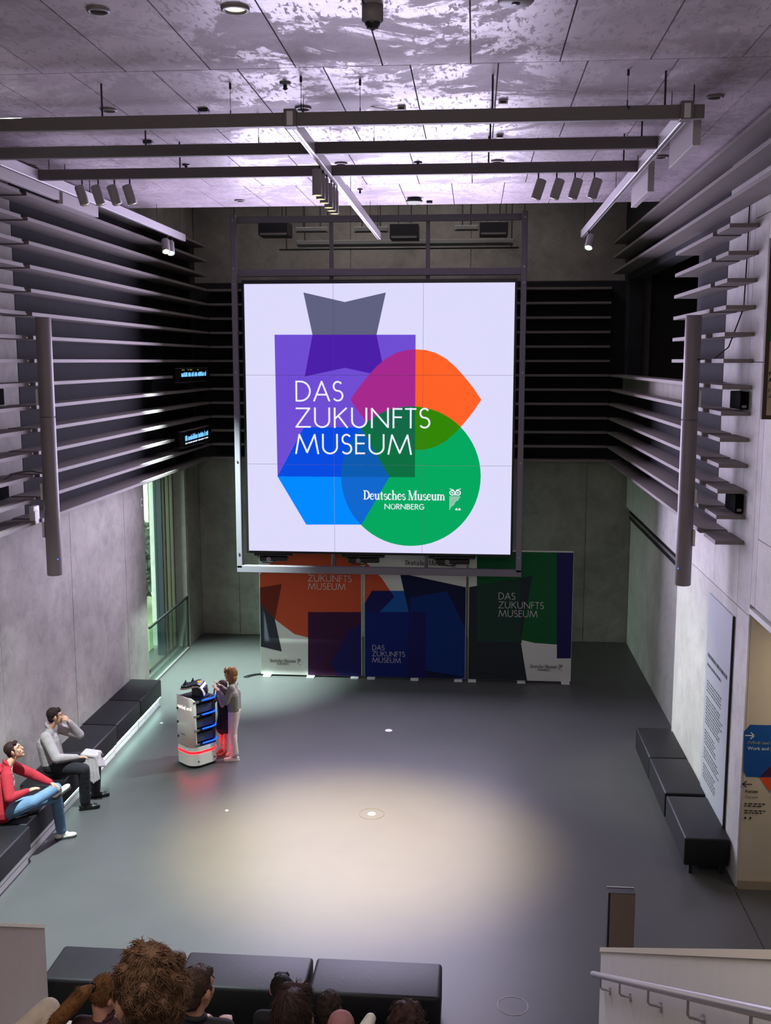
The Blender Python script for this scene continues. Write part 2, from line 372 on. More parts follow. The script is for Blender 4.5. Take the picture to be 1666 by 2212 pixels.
# left wall: core with the window opening, concrete panels, black fleece behind the far slats
wl = struct('wall_left', MB().box(-6.75, -5.98, -5, 18.3, -.2, 10).box(-6.75, -5.98, 21.1, 22.8, -.2, 10).box(-6.75, -5.98, 18.3, 21.1, 3.77, 10), CONC)
PAN = []
def panel(parent, x0, x1, y0, y1, z0, z1, m=CONC, name='concrete_panel', g=.006):
    ax = [(x0, x1), (y0, y1), (z0, z1)]; th = min(range(3), key=lambda k: ax[k][1] - ax[k][0]); a = []
    for k in range(3): a += [ax[k][0], ax[k][1]] if k == th else [ax[k][0] + g, ax[k][1] - g]
    return MB().box(*a).build(name, m, parent)
for y0, y1 in ((5.2, 7.6), (7.6, 10.0), (10.0, 12.4), (12.4, 14.8), (14.8, 17.2), (17.2, 18.3), (21.1, 22.14)):
    panel(wl, -5.98, LX, y0, y1, 0, 3.94)
for y0, y1 in ((5.2, 7.6), (7.6, 10.0), (10.0, 12.4), (12.4, 13.3)):
    for z0, z1 in ((3.95, 6.3), (6.3, 8.6)): panel(wl, -5.98, LX, y0, y1, z0, z1)
panel(wl, -5.98, LX + .005, 13.3, 22.14, 3.95, 8.45, DARKW, 'fleece_panel', 0)
panel(wl, -5.98, LX + .005, 17.0, 22.14, 8.46, 9.9, CONC)
def slat(parent, x0, x1, y0, y1, z): return MB().box(x0, x1, y0, y1, z - .0225, z + .0225).build('slat', SLAT, parent)
for i, z in enumerate(LEV + UPL):
    slat(wl, LX + .008, -5.55, 5.2, 12.70, z)
    slat(wl, LX + .008, -5.55, 12.90, 19.0 if i in (2, 6) else 21.7, z)
    MB().box(-5.93, -5.60, 12.70, 12.90, z - .012, z + .012).build('slat_bracket', BEAM, wl)

# right wall: pillar and panels near the passage, recessed ribbed wall beyond, gallery opening above
wr = struct('wall_right', MB().box(3.10, 3.34, 11.55, 15.6, -.2, 5.4).box(3.10, 3.34, 11.55, 15.0, 5.4, 10)
            .box(3.10, 3.34, -5, 11.55, 3.32, 10).box(3.36, 3.6, 15.6, 22.8, -.2, 3.96).box(3.10, 3.6, 15.6, 22.8, 3.96, 5.4, 1)
            .box(3.10, 3.34, 21.5, 22.8, 5.4, 10, 1).box(3.10, 3.34, 15.0, 21.5, 7.6, 10, 1), [CONC_R, DARKW])
for y0, y1, z0, z1 in ((11.55, 12.1, 0, 3.2), (12.1, 15.6, 0, 3.2), (11.55, 12.1, 3.2, 7.55), (12.1, 13.3, 3.2, 5.74), (12.1, 13.3, 5.74, 8.6), (11.55, 12.1, 7.55, 8.9), (13.3, 15.6, 3.2, 3.95),
                       (11.36, 11.55, 3.34, 7.55), (8.8, 11.36, 4.1, 7.55), (8.8, 11.36, 3.34, 4.1), (6.0, 8.8, 3.34, 7.55), (6.0, 11.55, 7.55, 8.9)):
    panel(wr, RX, 3.10, y0, y1, z0, z1, CONC_R, g=.005)
panel(wr, RX - .004, 3.10, 13.3, 15.0, 3.96, 8.6, DARKW, 'fleece_panel', 0)
panel(wr, RX - .004, 3.10, 15.0, 21.5, 3.96, 5.4, DARKW, 'fleece_panel', 0)
panel(wr, RX - .004, 3.10, 21.5, 22.14, 3.96, 9.9, DARKW, 'fleece_panel', 0)
panel(wr, RX - .004, 3.10, 15.0, 21.5, 7.6, 9.9, DARKW, 'fleece_panel', 0)
MB().box(3.00, 3.36, 15.0, 21.6, 5.40, 5.66).build('gallery_coping', CONC, wr)
MB().box(3.23, 3.36, 15.62, 22.1, 2.96, 3.95).build('fascia', CONC_R, wr)
q = MB().box(3.30, 3.36, 15.62, 22.1, 2.70, 2.96)
q.build('blind_slot', BLACKM, wr); MB().cyl((3.28, 15.7, 2.83), (3.28, 22.0, 2.83), .025).build('blind_rail', CAP, wr)
q = MB()
for k in range(80):
    y = 15.64 + k * .081; q.prism([(0, 0), (.02, .03), (.05, .03), (.07, 0)], (3.36, y, 0), (0, 1, 0), (-1, 0, 0), (0, 0, 2.70))
o = q.build('ribbed_cladding', CONC_R, wr); o['kind'] = 'stuff'
for i, z in enumerate(LEV):
    slat(wr, 2.75, RX - .006, 11.93, 12.52, z); MB().box(2.80, 3.05, 12.52, 12.74, z - .012, z + .012).build('slat_bracket', BEAM, wr)
    slat(wr, 2.75, RX - .006, 12.74, 21.7 if i <= 6 else 15.0, z)
for z in UPL: slat(wr, 2.75, RX - .006, 5.2, 21.7, z)
struct('wall_gallery', MB().box(7.0, 7.2, 14.6, 22.8, 5.2, 8.6).box(3.34, 7.2, 14.7, 14.9, 5.2, 8.6).box(3.6, 7.2, 14.6, 22.8, 5.2, 5.3).box(3.34, 7.2, 14.6, 22.8, 8.4, 8.6).box(3.6, 7.2, 22.3, 22.6, 5.2, 8.6)
       .box(4.6, 4.75, 18.6, 22.3, 5.3, 7.0), mat('gallery_paint', (70, 68, 66), .9))

# back wall
wb = struct('wall_back', MB().box(-6.75, 3.6, 22.17, 22.8, -.2, 10), CONC)
for x0, x1 in ((-5.95, -5.1), (-5.1, -2.6), (-2.6, -.1), (-.1, 2.4), (2.4, 3.33)): panel(wb, x0, x1, BY, 22.17, 0, 3.94)
panel(wb, -5.94, 3.06, BY - .005, 22.17, 3.95, 7.62, DARKW, 'fleece_panel', 0)
for x0, x1 in ((-5.94, -2.6), (-2.6, -.1), (-.1, 3.06)): panel(wb, x0, x1, BY - .005, 22.17, 7.63, 9.9, CONC)
for z in LEV: MB().box(-5.545, 2.745, 21.72, BY - .006, z - .0225, z + .0225).build('slat', SLAT, wb)

# the far side behind the camera and the passage on the right
struct('wall_front', MB().box(-6.75, 7.2, -5.2, -4.9, -.2, 10), CONC)
struct('wall_passage', MB().box(3.345, 7.2, 11.56, 11.9, -.2, 5.2).box(7.0, 7.2, 1.3, 11.56, -.2, 3.6).box(3.1, 7.2, 1.3, 1.5, -.2, 3.6), mat('passage_paint', (196, 184, 168), .8, var=.04, scale=3))
struct('baseboard_passage', MB().box(3.09, 7.0, 11.52, 11.56, 0, .1), mat('passage_base', (150, 138, 120), .6))
pw = struct('trim_1', MB().box(3.095, 3.345, 11.549, 11.56, 0, 3.26), MATS['passage_paint'])
struct('ceiling_passage', MB().box(3.34, 7.2, 1.3, 11.56, 3.32, 3.6), MATS['passage_paint'])
struct('trim_2', MB().box(3.06, 3.35, 1.5, 11.53, 3.24, 3.30), WHITEM)

# ceiling: sealed concrete panels on a slab that stops short of the LED wall; dark roof beyond
ce = struct('ceiling', MB().box(-5.93, 3.05, -5, 16.95, 8.50, 9.9), CONC)
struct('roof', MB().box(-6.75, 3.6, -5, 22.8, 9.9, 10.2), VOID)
rows = [(-4.9, .35, 0), (.35, 3.25, .37), (3.25, 6.2, .0), (6.2, 9.14, 0), (9.14, 12.09, .23), (12.09, 15.03, .0), (15.03, 17.0, .45)]
for y0, y1, sh in rows:
    xs = [-5.9, -5.5] + [x for x in [-6.675 + sh + .735 * k for k in range(14)] if -5.3 < x < 2.3] + [2.47, 3.02]
    for x0, x1 in zip(xs[:-1], xs[1:]):
        MB().box(x0 + .006, x1 - .006, y0 + .006, y1 - .006, ZC, 8.50).build('ceiling_panel', CONC_C, ce)

# tribune of steps below the camera, its two flank walls, handrail
tr = struct('tribune', MB().box(-3.66, 1.12, -4.9, 1.65, 0, 4.0), CONC)
for k in range(1, 18):
    yc = 8.4 - .375 * k; MB().box(-3.66, 1.12, yc - .1875, yc + .1875, 0, .223 * k).build('step', CONC, tr)
PWALL = mat('flank_white', (232, 230, 222), .7, var=.03, scale=4)
def flank(x0, x1, ye, ze, sl, m):
    ys = -3.0; return struct('parapet', MB().prism([(ye, 0), (ye, ze), (ys, ze + sl * (ye - ys)), (ys, 0)], (x0, 0, 0), (0, 1, 0), (0, 0, 1), (x1 - x0, 0, 0)), m)
fr = flank(1.14, 1.29, 8.4, 1.00, .595, PWALL)
fr['label'] = 'white sloping flank wall with handrail on the right of the tribune'
MB().prism([(8.405, 1.0), (8.405, 1.04), (-3, 1.04 + .595 * 11.405), (-3, 1.0 + .595 * 11.405)], (1.13, 0, 0), (0, 1, 0), (0, 0, 1), (.17, 0, 0)).build('coping', mat('coping_cream', (240, 232, 212), .6), fr)
fq = flank(-3.83, -3.68, 8.2, 1.10, .593, mat('flank_grey', (186, 174, 164), .75, var=.04, scale=4))
fq['label'] = 'grey sloping flank wall on the left of the tribune'
MB().prism([(8.205, 1.10), (8.205, 1.13), (-3, 1.13 + .593 * 11.205), (-3, 1.10 + .593 * 11.205)], (-3.84, 0, 0), (0, 1, 0), (0, 0, 1), (.168, 0, 0)).build('coping', MATS['coping_cream'], fq)

hr = thing('handrail', 'round steel handrail on brackets along the white flank wall', 'handrail', (1.14, 8.2, .91))
ry = lambda y: .91 + .595 * (8.21 - y)
MB().tube([(1.065, y, ry(y)) for y in (8.30, 8.21, 6, 4, 2, 0)], .024, 12).build('rail', ALU, hr)
for y in (7.80, 6.84, 5.77, 4.74, 3.7, 2.7):
    b = MB().tube([(1.065, y, ry(y) - .02), (1.065, y, ry(y) - .10), (1.075, y, ry(y) - .115), (1.135, y - .02, ry(y) - .115)], .007, 8).build('bracket', ALU, hr)
    MB().cyl((1.128, y - .02, ry(y) - .115), (1.140, y - .02, ry(y) - .115), .032).build('bracket_plate', ALU, b)

# window and what lies outside it
wn = struct('window_1', MB().box(-6.36, -6.26, 18.3, 18.42, .06, 3.71).box(-6.36, -6.26, 21.0, 21.1, .06, 3.71).box(-6.36, -6.22, 18.3, 21.1, 3.69, 3.77).box(-6.36, -6.22, 18.3, 21.1, 0, .06), mat('bronze_frame', (92, 84, 72), .5))
for y0, y1, nm, m in ((20.15, 20.21, 'sash_edge', mat('sash_dark', (38, 44, 58), .4)), (20.36, 20.44, 'mullion', MATS['bronze_frame']), (20.66, 20.72, 'mullion', MATS['bronze_frame']), (20.93, 21.0, 'mullion', MATS['bronze_frame'])):
    MB().box(-6.36, -6.20, y0, y1, .06, 3.69).build(nm, m, wn)
for y0, y1 in ((18.42, 20.15), (20.21, 20.36), (20.44, 20.66), (20.72, 20.93)): MB().box(-6.315, -6.30, y0, y1, .06, 3.69).build('pane', WINGL, wn)
MB().box(-6.75, -5.98, 21.085, 21.1, 0, 3.77).build('reveal', CONC_R, wn)
struct('ground_outside', MB().box(-40, -6.76, -5, 60, -.3, -.05), mat('garden_ground', (104, 112, 78), .95, var=.3, scale=3))
t = thing('post', 'slim white post standing outside at the left edge of the window', 'post', (-8.42, 26.0, -.05)); MB().rbox(-8.48, -8.36, 25.94, 26.06, -.05, 4.4, .01, 1).build('shaft', WHITEM, t); MB().rbox(-8.54, -8.30, 25.88, 26.12, -.05, .06, .01, 1).build('base', WHITEM, t)
BARK = mat('bark', (78, 66, 52), .9, bump=.4); LEAFM = mat('leaf', (84, 92, 56), .7, var=.4, scale=2); LEAFD = mat('leaf_dark', (58, 70, 52), .7, var=.4, scale=2)
def tree(x, y, h, r, label, m, n=2600):
    t = thing('tree', label, 'tree', (x, y, -.05), 0, 'trees outside the window')
    MB().tube([(x, y, -.05), (x + .05, y, h * .5), (x - .05, y + .1, h * .85)], .12, 8).build('trunk', BARK, t)
    q = MB()
    for k in range(n):
        a = random.uniform(0, 6.283); b = random.uniform(-1, 1); rr = r * random.uniform(.45, 1.0)
        c = Vector((x + rr * math.cos(a) * math.sqrt(1 - b * b), y + rr * math.sin(a) * math.sqrt(1 - b * b), h * .56 + b * h * .46))
        d = Vector((random.gauss(0, 1), random.gauss(0, 1), random.gauss(0, 1))).normalized(); e = d.orthogonal().normalized()
        l = random.uniform(.08, .16); q.add([c - d * l, c + e * l * .45, c + d * l, c - e * l * .45], [(0, 1, 2, 3)])
    o = q.build('foliage', m, t); o['kind'] = 'stuff'
tree(-9.4, 27.5, 7.5, 1.7, 'green leafy tree outside the window, seen in the upper pane', LEAFM, 6500)
tree(-11.8, 33.0, 6.5, 2.2, 'darker leafy tree standing farther off outside the window', LEAFD, 5000)
tree(-8.3, 24.2, 2.2, 1.0, 'low dark bush outside the lower part of the window', LEAFD, 1500)

gb = thing('glass_balustrade', 'clear glass balustrade with slim dark rail in front of the window', 'balustrade', (-5.93, 19.5, 0))
MB().box(-5.945, -5.91, 18.3, 20.9, 1.10, 1.135).build('top_rail', BLACKM, gb); MB().box(-5.96, -5.90, 18.3, 20.9, 0, .045).build('base_rail', CAP, gb)
MB().box(-5.945, -5.91, 20.87, 20.9, .045, 1.10).build('end_post', BLACKM, gb)
for y0, y1 in ((18.32, 19.56), (19.58, 20.86)): MB().box(-5.936, -5.922, y0, y1, .045, 1.10).build('glass_panel', TRANSP, gb)

# ================================================================== LED WALL AND ITS RIG
SY = 18.60
rig = thing('screen_rig', 'tall grey steel rig that carries the glowing LED wall', 'rig', (-1.72, 18.70, 2.2))
def bar(nm, x0, x1, z0, z1, y0=18.62, y1=18.72, m=STEEL): return MB().rbox(x0, x1, y0, y1, z0, z1, .008, 1).build(nm, m, rig)
for x in (-4.27, .84):
    p = bar('post', x - .05, x + .05, 2.22, 8.56, 18.58, 18.68)
    for z in (8.45, 7.62, 7.35, 5.8, 4.2, 2.5): MB().cyl((x, 18.575, z), (x, 18.565, z), .018, n=8).build('bolt', ALU, p)
for x in (ony(714, 530, 18.7).x, ony(924, 530, 18.7).x): bar('upright', x - .035, x + .035, 2.22, 8.5, 18.80, 18.87)
bar('cross_bar', -4.32, .89, 8.42, 8.53, 18.69, 18.78); bar('cross_bar', -4.32, .89, 7.49, 7.62, 18.69, 18.78); bar('cross_bar', -4.32, .89, 2.14, 2.27, 18.58, 18.68)
for x in (-4.27, .84, -2.6, -.85): MB().cyl((x, 18.72, 8.5), (x, 18.72, 9.9), .008, n=6).build('hanger_wire', BLACKM, rig)

led = thing('led_wall', 'big square LED wall glowing white with colourful overlapping shapes and museum name', 'screen', (-1.70, SY, 2.53))
MB().box(-4.14, .73, SY + .012, SY + .18, 2.50, 7.42).build('housing', BLACKP, led)
def P(cx, cy): return (440 + .4802 * cx, 420 + .4802 * cy)                 # print layout in picture units
def circ(cx, cy, r, a0=0, a1=360, n=64): return arc(cx, cy, r, r, a0, a1, n)
star = [(449, 441), (635, 484), (820, 441), (778, 632), (818, 820), (636, 780), (455, 819), (490, 632)]
rect = [(319, 631), (954, 631), (951, 1272), (333, 1268)]
eh = [(955, 697), (1000, 700), (1045, 713), (1090, 738), (1132, 774), (1172, 818), (1212, 868), (1250, 924)]
eye = eh + [(x, 1847 - y) for x, y in eh[:-1][::-1]] + [(1910 - x, 1847 - y) for x, y in eh[1:]] + [(1910 - x, y) for x, y in eh[1:-1][::-1]]
hexa = [(333, 1268), (452, 1047), (708, 1047), (836, 1271), (711, 1485), (462, 1485)]
disc = circ(933, 1267, 314)[:-1]
def scr(e): return emis('led_%02x%02x%02x' % e, e, 1.0)
art = [(star, (96, 96, 128)), (rect, (112, 78, 212)), (clip(star, rect), (76, 32, 170)), (eye, (255, 98, 40)), (clip(eye, rect), (166, 42, 142)), (disc, (6, 168, 96)),
       (clip(disc, rect), (14, 112, 66)), (clip(disc, eye), (52, 134, 8)), (clip(clip(disc, eye), rect), (20, 106, 72)), (hexa, (4, 138, 255)), (clip(hexa, rect), (10, 76, 224)),
       (clip(hexa, disc), (18, 104, 206)), (clip(clip(hexa, disc), rect), (14, 92, 178))]
LMATS = [emis('led_white', (222, 219, 252), 1.0)] + [scr(c) for _, c in art]
def onS(p): q_ = ony(p[0], p[1], SY); return (q_.x, q_.z)
X0, X1, Z0, Z1 = -4.095, .69, 2.545, 7.355
for i in range(3):
    for j in range(3):
        a0, a1 = X0 + (X1 - X0) * i / 3 + .002, X0 + (X1 - X0) * (i + 1) / 3 - .002; b0, b1 = Z0 + (Z1 - Z0) * j / 3 + .002, Z0 + (Z1 - Z0) * (j + 1) / 3 - .002
        cell = [(a0, b0), (a1, b0), (a1, b1), (a0, b1)]; q = MB().flat(cell, (0, SY, 0), (1, 0, 0), (0, 0, 1), 0)
        for k, (pl, _) in enumerate(art):
            c = clip([onS(P(*p)) for p in pl], cell)
            if len(c) > 2: q.flat(c, (0, SY - .0012 * (k + 1), 0), (1, 0, 0), (0, 0, 1), k + 1)
        q.build('led_panel', LMATS, led)
q = MB(); T = SY - .02
for tx, yb, xe in (('DAS', 928, 627), ('ZUKUNFTS', 1047, 1018), ('MUSEUM', 1165, 935)): line_on(q, sans(tx, .085, .16), *P(414, yb), P(xe, 0)[0], 41.5, T)
line_on(q, serif('Deutsches Museum'), 785, 1079, 962, 20, T); line_on(q, sans('NÜRNBERG', .13, .16), 831, 1099.5, 916, 11, T); line_on(q, (owl(), .52), 970.5, 1102, 996, 47, T)
q.build('lettering', emis('led_letter', (240, 240, 255), 1.0), led)
for k, (xa, xb) in enumerate(((545, 632), (735, 832), (925, 1028))):
    b = thing('winch', ('left', 'middle', 'right')[k] + ' black cable winch hanging below the LED wall', 'winch', (ony((xa + xb) / 2, 1203, 18.7).x, 18.75, 2.36), 0, None)
    c0 = ORG[b.name]; wd = (xb - xa) / 2250 * 18.7 / 2
    MB().rbox(c0.x - wd * .7, c0.x + wd * .75, 18.71, 18.79, 2.33, 2.42, .012, 1).build('housing', BLACKP, b)
    MB().rbox(c0.x - wd, c0.x + wd, 18.72, 18.79, 2.425, 2.475, .012, 1).build('mounting_plate', BLACKM, b)
    MB().cyl((c0.x - wd * .2, 18.705, 2.37), (c0.x - wd * .2, 18.79, 2.37), .045).build('drum', CAP, b)
    MB().tube([(c0.x - wd * .8, 18.74, 2.43), (c0.x - wd * .5, 18.72, 2.31), (c0.x, 18.72, 2.30), (c0.x + wd * .6, 18.73, 2.42)], .012, 6).build('cable', BLACKP, b)

# ================================================================== BANNER WALLS
NY = 19.15
def Q(cx, cy): return (420 + .5402 * cx, 1160 + .5402 * cy)
BCOL = dict(white=(214, 216, 208), orange=(196, 82, 52), brown=(112, 44, 34), dark=(56, 58, 66), plum=(62, 30, 62), navy=(34, 34, 92), deep=(24, 40, 112), blue=(34, 92, 168), mid=(22, 52, 118), night=(30, 34, 66), green=(30, 92, 50), olive=(40, 66, 56), moss=(44, 52, 54), violet=(40, 38, 84))
BM = {k: mat('print_' + k, v, .85, spec=.15) for k, v in BCOL.items()}; BK = list(BM)
lens = [(262, 150), (300, 108), (380, 60), (470, 40), (580, 50), (690, 104), (750, 165), (800, 240), (740, 300), (660, 352), (570, 395), (480, 408), (400, 388), (330, 335), (285, 290), (262, 262)]
sq1 = [(455, 300), (925, 300), (925, 600), (455, 600)]
hx = [(710, 215), (1010, 215), (1180, 560), (1180, 600), (600, 600), (545, 500)]
dst = [(262, 202), (350, 188), (322, 330), (350, 458), (262, 437)]
st2 = [(822, 144), (1090, 202), (1352, 155), (1305, 415), (1335, 600), (1090, 560), (850, 600), (862, 320)]
gr = circ(1235, 190, 245)[:-1]
st2c = [(1086, 202), (1090, 202), (1352, 155), (1305, 415), (1335, 600), (1086, 600)]
DATA = [
 ('banner_wall', 'left banner wall with orange disc, dark star and plum square on white', 262, 668, 122, (552, 556), [(lens, 'orange'), (dst, 'dark'), (clip(dst, lens), 'brown'), (sq1, 'plum'), (clip(hx, sq1), 'navy'), (clip(lens, sq1), 'plum')],
  [(455, 146, 516, 25, 'DAS'), (455, 177, 628, 25, 'ZUKUNFTS'), (455, 209, 604, 25, 'MUSEUM')], (302, 500, 406, 13, 330, 378, 511, 412, 426, 512)),
 ('banner_wall', 'middle banner wall with deep blue shapes and a dark star on white', 680, 1086, 122, (560, 566), [(lens, 'orange'), (hx, 'blue'), (clip(lens, hx), 'navy'), (st2, 'night'), (clip(hx, st2), 'mid'), (sq1, 'deep'), (clip(st2, sq1), 'navy')],
  [(712, 451, 760, 19, 'DAS'), (712, 476, 842, 19, 'ZUKUNFTS'), (712, 501, 825, 19, 'MUSEUM')], (843, 112, 1015, 20, 888, 972, 135, 1028, 1048, 134)),
 ('banner_wall', 'right banner wall with green disc, dark star and white corner', 1097, 1512, 60, (570, 578), [([(1130, 50), (1600, 50), (1600, 430), (1450, 430), (1380, 425), (1130, 420)], 'green'), ([(1310, 412), (1380, 428), (1450, 430), (1450, 600), (1300, 600)], 'white'), (st2c, 'moss'), (clip(st2c, [(1130, 50), (1305, 50), (1305, 420), (1130, 420)]), 'olive'), ([(1450, 50), (1600, 50), (1600, 485), (1450, 485)], 'violet')],
  [(1217, 249, 1283, 26, 'DAS'), (1217, 284, 1397, 26, 'ZUKUNFTS'), (1217, 318, 1372, 26, 'MUSEUM')], (1343, 523, 1450, 13, 1372, 1423, 535, 1456, 1472, 535)),
]
LET = mat('letter_silver', (206, 206, 204), .5); INK = mat('letter_ink', (30, 30, 34), .6)
for nm, lab, xa, xb, yt, (yb0, yb1), art_, txt, lg in DATA:
    ax = ony(*Q(xa, 300), NY).x; bx = ony(*Q(xb, 300), NY).x; zb = .03; zt = ony(*Q(xb, 61), NY).z if yt == 60 else 2.42
    t = thing(nm, lab, 'banner', ((ax + bx) / 2, NY, 0), 0, 'museum banner walls')
    MB().rbox(ax, bx, NY, NY + .12, zb, zt, .004, 1).build('frame', WHITEM, t)
    cell = [(ax + .006, zb + .006), (bx - .006, zb + .006), (bx - .006, zt - .006), (ax + .006, zt - .006)]
    q = MB().flat(cell, (0, NY - .002, 0), (1, 0, 0), (0, 0, 1), 0)
    for k, (pl, cn) in enumerate(art_):
        c = clip([(lambda p_: (p_.x, p_.z))(ony(*Q(*p), NY)) for p in pl], cell)
        if len(c) > 2: q.flat(c, (0, NY - .003 - .001 * k, 0), (1, 0, 0), (0, 0, 1), BK.index(cn))
    q.build('print', [BM[k] for k in BK], t)
    q = MB()
    for x, y, xe, cap, s in txt: line_on(q, sans(s, .085, .16), *Q(x, y), Q(xe, 0)[0], cap * .5402, NY - .010, 0)
    x, y, xe, cap, nx, ne, ny_, ox, oe, oy = lg
    line_on(q, serif('Deutsches Museum'), *Q(x, y), Q(xe, 0)[0], cap * .5402, NY - .010, 1); line_on(q, sans('NÜRNBERG', .13, .16), *Q(nx, ny_), Q(ne, 0)[0], 8 * .5402, NY - .010, 1)
    line_on(q, (owl(), .52), *Q(ox, oy), Q(oe, 0)[0], 25 * .5402, NY - .010, 1)
    q.build('lettering', [LET, INK], t)
    wd = bx - ax
    for x in (ax + .13, (ax + bx) / 2, bx - .13) if yt != 60 else (ax + .08, ax + wd * .52, bx - .1):
        MB().rbox(x - .075, x + .075, NY - .10, NY + .22, 0, .03, .005, 1).build('foot', WHITEM, t)
cb = thing('cable_loop', 'small loop of cable lying on the floor beside the left banner wall', 'cable', (-4.25, 19.2, .01))
MB().tube([(-4.03, 19.25, .012), (-4.15, 19.2, .012), (-4.28, 19.08, .012), (-4.33, 19.0, .012), (-4.27, 18.98, .012), (-4.18, 19.1, .012), (-4.06, 19.2, .012)], .011, 6).build('cord', BLACKP, cb)

# ================================================================== CEILING: BEAMS, TRACKS, SPOTLIGHTS
for k, (y, lab) in enumerate(((9.5, 'grey ceiling beam nearest the camera, spanning the hall'), (10.75, 'middle one of the three grey ceiling beams across the hall'), (12.0, 'farthest grey ceiling beam across the hall, carrying two rows of spotlights'))):
    t = thing('ceiling_beam', lab, 'beam', (-1.6, y, 8.05), 0, 'grey ceiling beams')
    MB().rbox(-5.30 if k == 0 else -5.0, 1.93 if k == 0 else 1.80, y - .035, y + .035, 8.05, 8.165, .004, 1).build('beam', BEAM, t)
    for x in (-3.35, .13, 1.6): MB().cyl((x, y, 8.16), (x, y, 8.45), .009, n=8).build('hanger_rod', BLACKM, t)
    if k == 0:
        for x in (-1.64, 1.78): MB().rbox(x - .055, x + .055, 9.43, 9.57, 8.04, 8.19, .004, 1).build('end_bracket', BEAM, t)
for x, lab in ((-5.03, 'left'), (-1.64, 'middle'), (1.78, 'right')):
    t = thing('lighting_track', f'long white lighting track running towards the screen on the {lab} of the hall', 'track', (x, 13.8, 8.05), 0, 'white lighting tracks')
    MB().rbox(x - .028, x + .028, 9.42, 18.15, 8.048, 8.168, .004, 1).build('profile', TRACK, t)
    MB().box(x - .010, x + .006, 9.5, 18.1, 8.0455, 8.0475).build('groove', BLACKM, t)
    for y in (10.2, 14.0, 16.6, 17.9): MB().cyl((x, y, 8.165), (x, y, 8.45 if y < 16.9 else 9.9), .004, n=6).build('hanger_wire', BLACKM, t)
    for y in (11.0, 13.9, 15.6): MB().box(x - .0285, x + .0285, y, y + .012, 8.0465, 8.06).build('joint_clip', ALU, t)
LENS_OFF = mat('lens_glass', (190, 180, 140), .1, spec=.8); LENS_ON = emis('lens_lit', (225, 255, 225), 2.2); LENS_WARM = emis('lens_warm', (255, 226, 150), 1.6)
def spotlamp(x, y, lean, ln, r, body, lens_m, label, group, stem=.10, ly=0.0, z=8.048):
    t = thing('track_spotlight', label, 'spotlight', (x, y, z), 0, group)
    MB().cyl((x, y, z), (x, y, z - stem - .05), .009, n=8).build('stem', BLACKM, t)
    a = Vector((lean, ly, -1)).normalized(); top = Vector((x, y, z - stem + .015)) - a * .02 + Vector((-r * .6 if lean > 0 else (r * .6 if lean < 0 else 0), 0, 0))
    b = MB().lathe(top, [(0, 0), (r * .92, 0), (r, .012), (r, ln), (r * .9, ln), (r * .86, ln - .03), (0, ln - .03)], 20, 0, a).build('body', body, t)
    MB().lathe(top + a * (ln - .004), [(0, 0), (r * .84, 0), (r * .84, .003), (0, .006)], 18, 0, a).build('lens', lens_m, b)
SPB = mat('spot_grey', (150, 144, 146), .45); ords = ['first', 'second', 'third', 'fourth']
for k, x in enumerate((-4.5, -4.31, -4.12, -3.94)): spotlamp(x, 12.0, .32, .22, .055, SPB, LENS_OFF, f'grey cylinder spotlight leaning right, {ords[k]} from the left in the left row of four', 'spotlights on the far beam')
for k, x in enumerate((.68, .88, 1.08, 1.29)): spotlamp(x, 12.0, -.32, .22, .055, SPB, LENS_OFF, f'grey cylinder spotlight leaning left, {ords[k]} from the left in the right row of four', 'spotlights on the far beam')
for k, y in enumerate((11.35, 11.62, 11.9, 12.25, 12.5, 12.75)):
    spotlamp(-1.66, y, 0.001, .27, .05, SPB, LENS_WARM, ['nearest', 'second nearest', 'third nearest', 'third farthest', 'second farthest', 'farthest'][k] + ' grey cylinder spotlight in the cluster under the middle track', 'spotlights on the middle track', .07)
spotlamp(-5.03, 17.15, .25, .24, .065, SPB, LENS_ON, 'lit spotlight at the far end of the left track, nearer one of two', 'lit spotlights', .12, -.65); spotlamp(-5.03, 17.42, .25, .24, .065, SPB, LENS_ON, 'lit spotlight at the far end of the left track, farther one of two', 'lit spotlights', .12, -.65)
spotlamp(1.78, 17.15, -.28, .24, .065, SPB, LENS_ON, 'single lit spotlight at the far end of the right track', 'lit spotlights', .12, -.65)
BAF = mat('baffle_pale', (176, 168, 170), .7)
for x0, x1, y0, y1, z0, lab in ((1.90, 1.97, 9.78, 10.92, 7.89, 'pale upright baffle board under the right track, nearer the camera'), (1.90, 1.97, 12.2, 13.45, 7.87, 'pale upright baffle board under the right track, farther from the camera'),
                                (-5.20, -5.13, 10.4, 12.9, 7.97, 'pale upright baffle board along the left track, nearer the camera'), (-5.20, -5.13, 13.0, 14.25, 7.94, 'pale upright baffle board along the left track, farther from the camera')):
    t = thing('baffle_board', lab, 'baffle', (x0, y0, z0), 0, 'baffle boards'); MB().rbox(x0, x1, y0, y1, z0, 8.20, .004, 1).build('board', BAF, t)
    for y in (y0 + .2, y1 - .2): MB().cyl(((x0 + x1) / 2, y, 8.19), ((x0 + x1) / 2, y, 8.45), .006, n=6).build('hanger_rod', BLACKM, t)
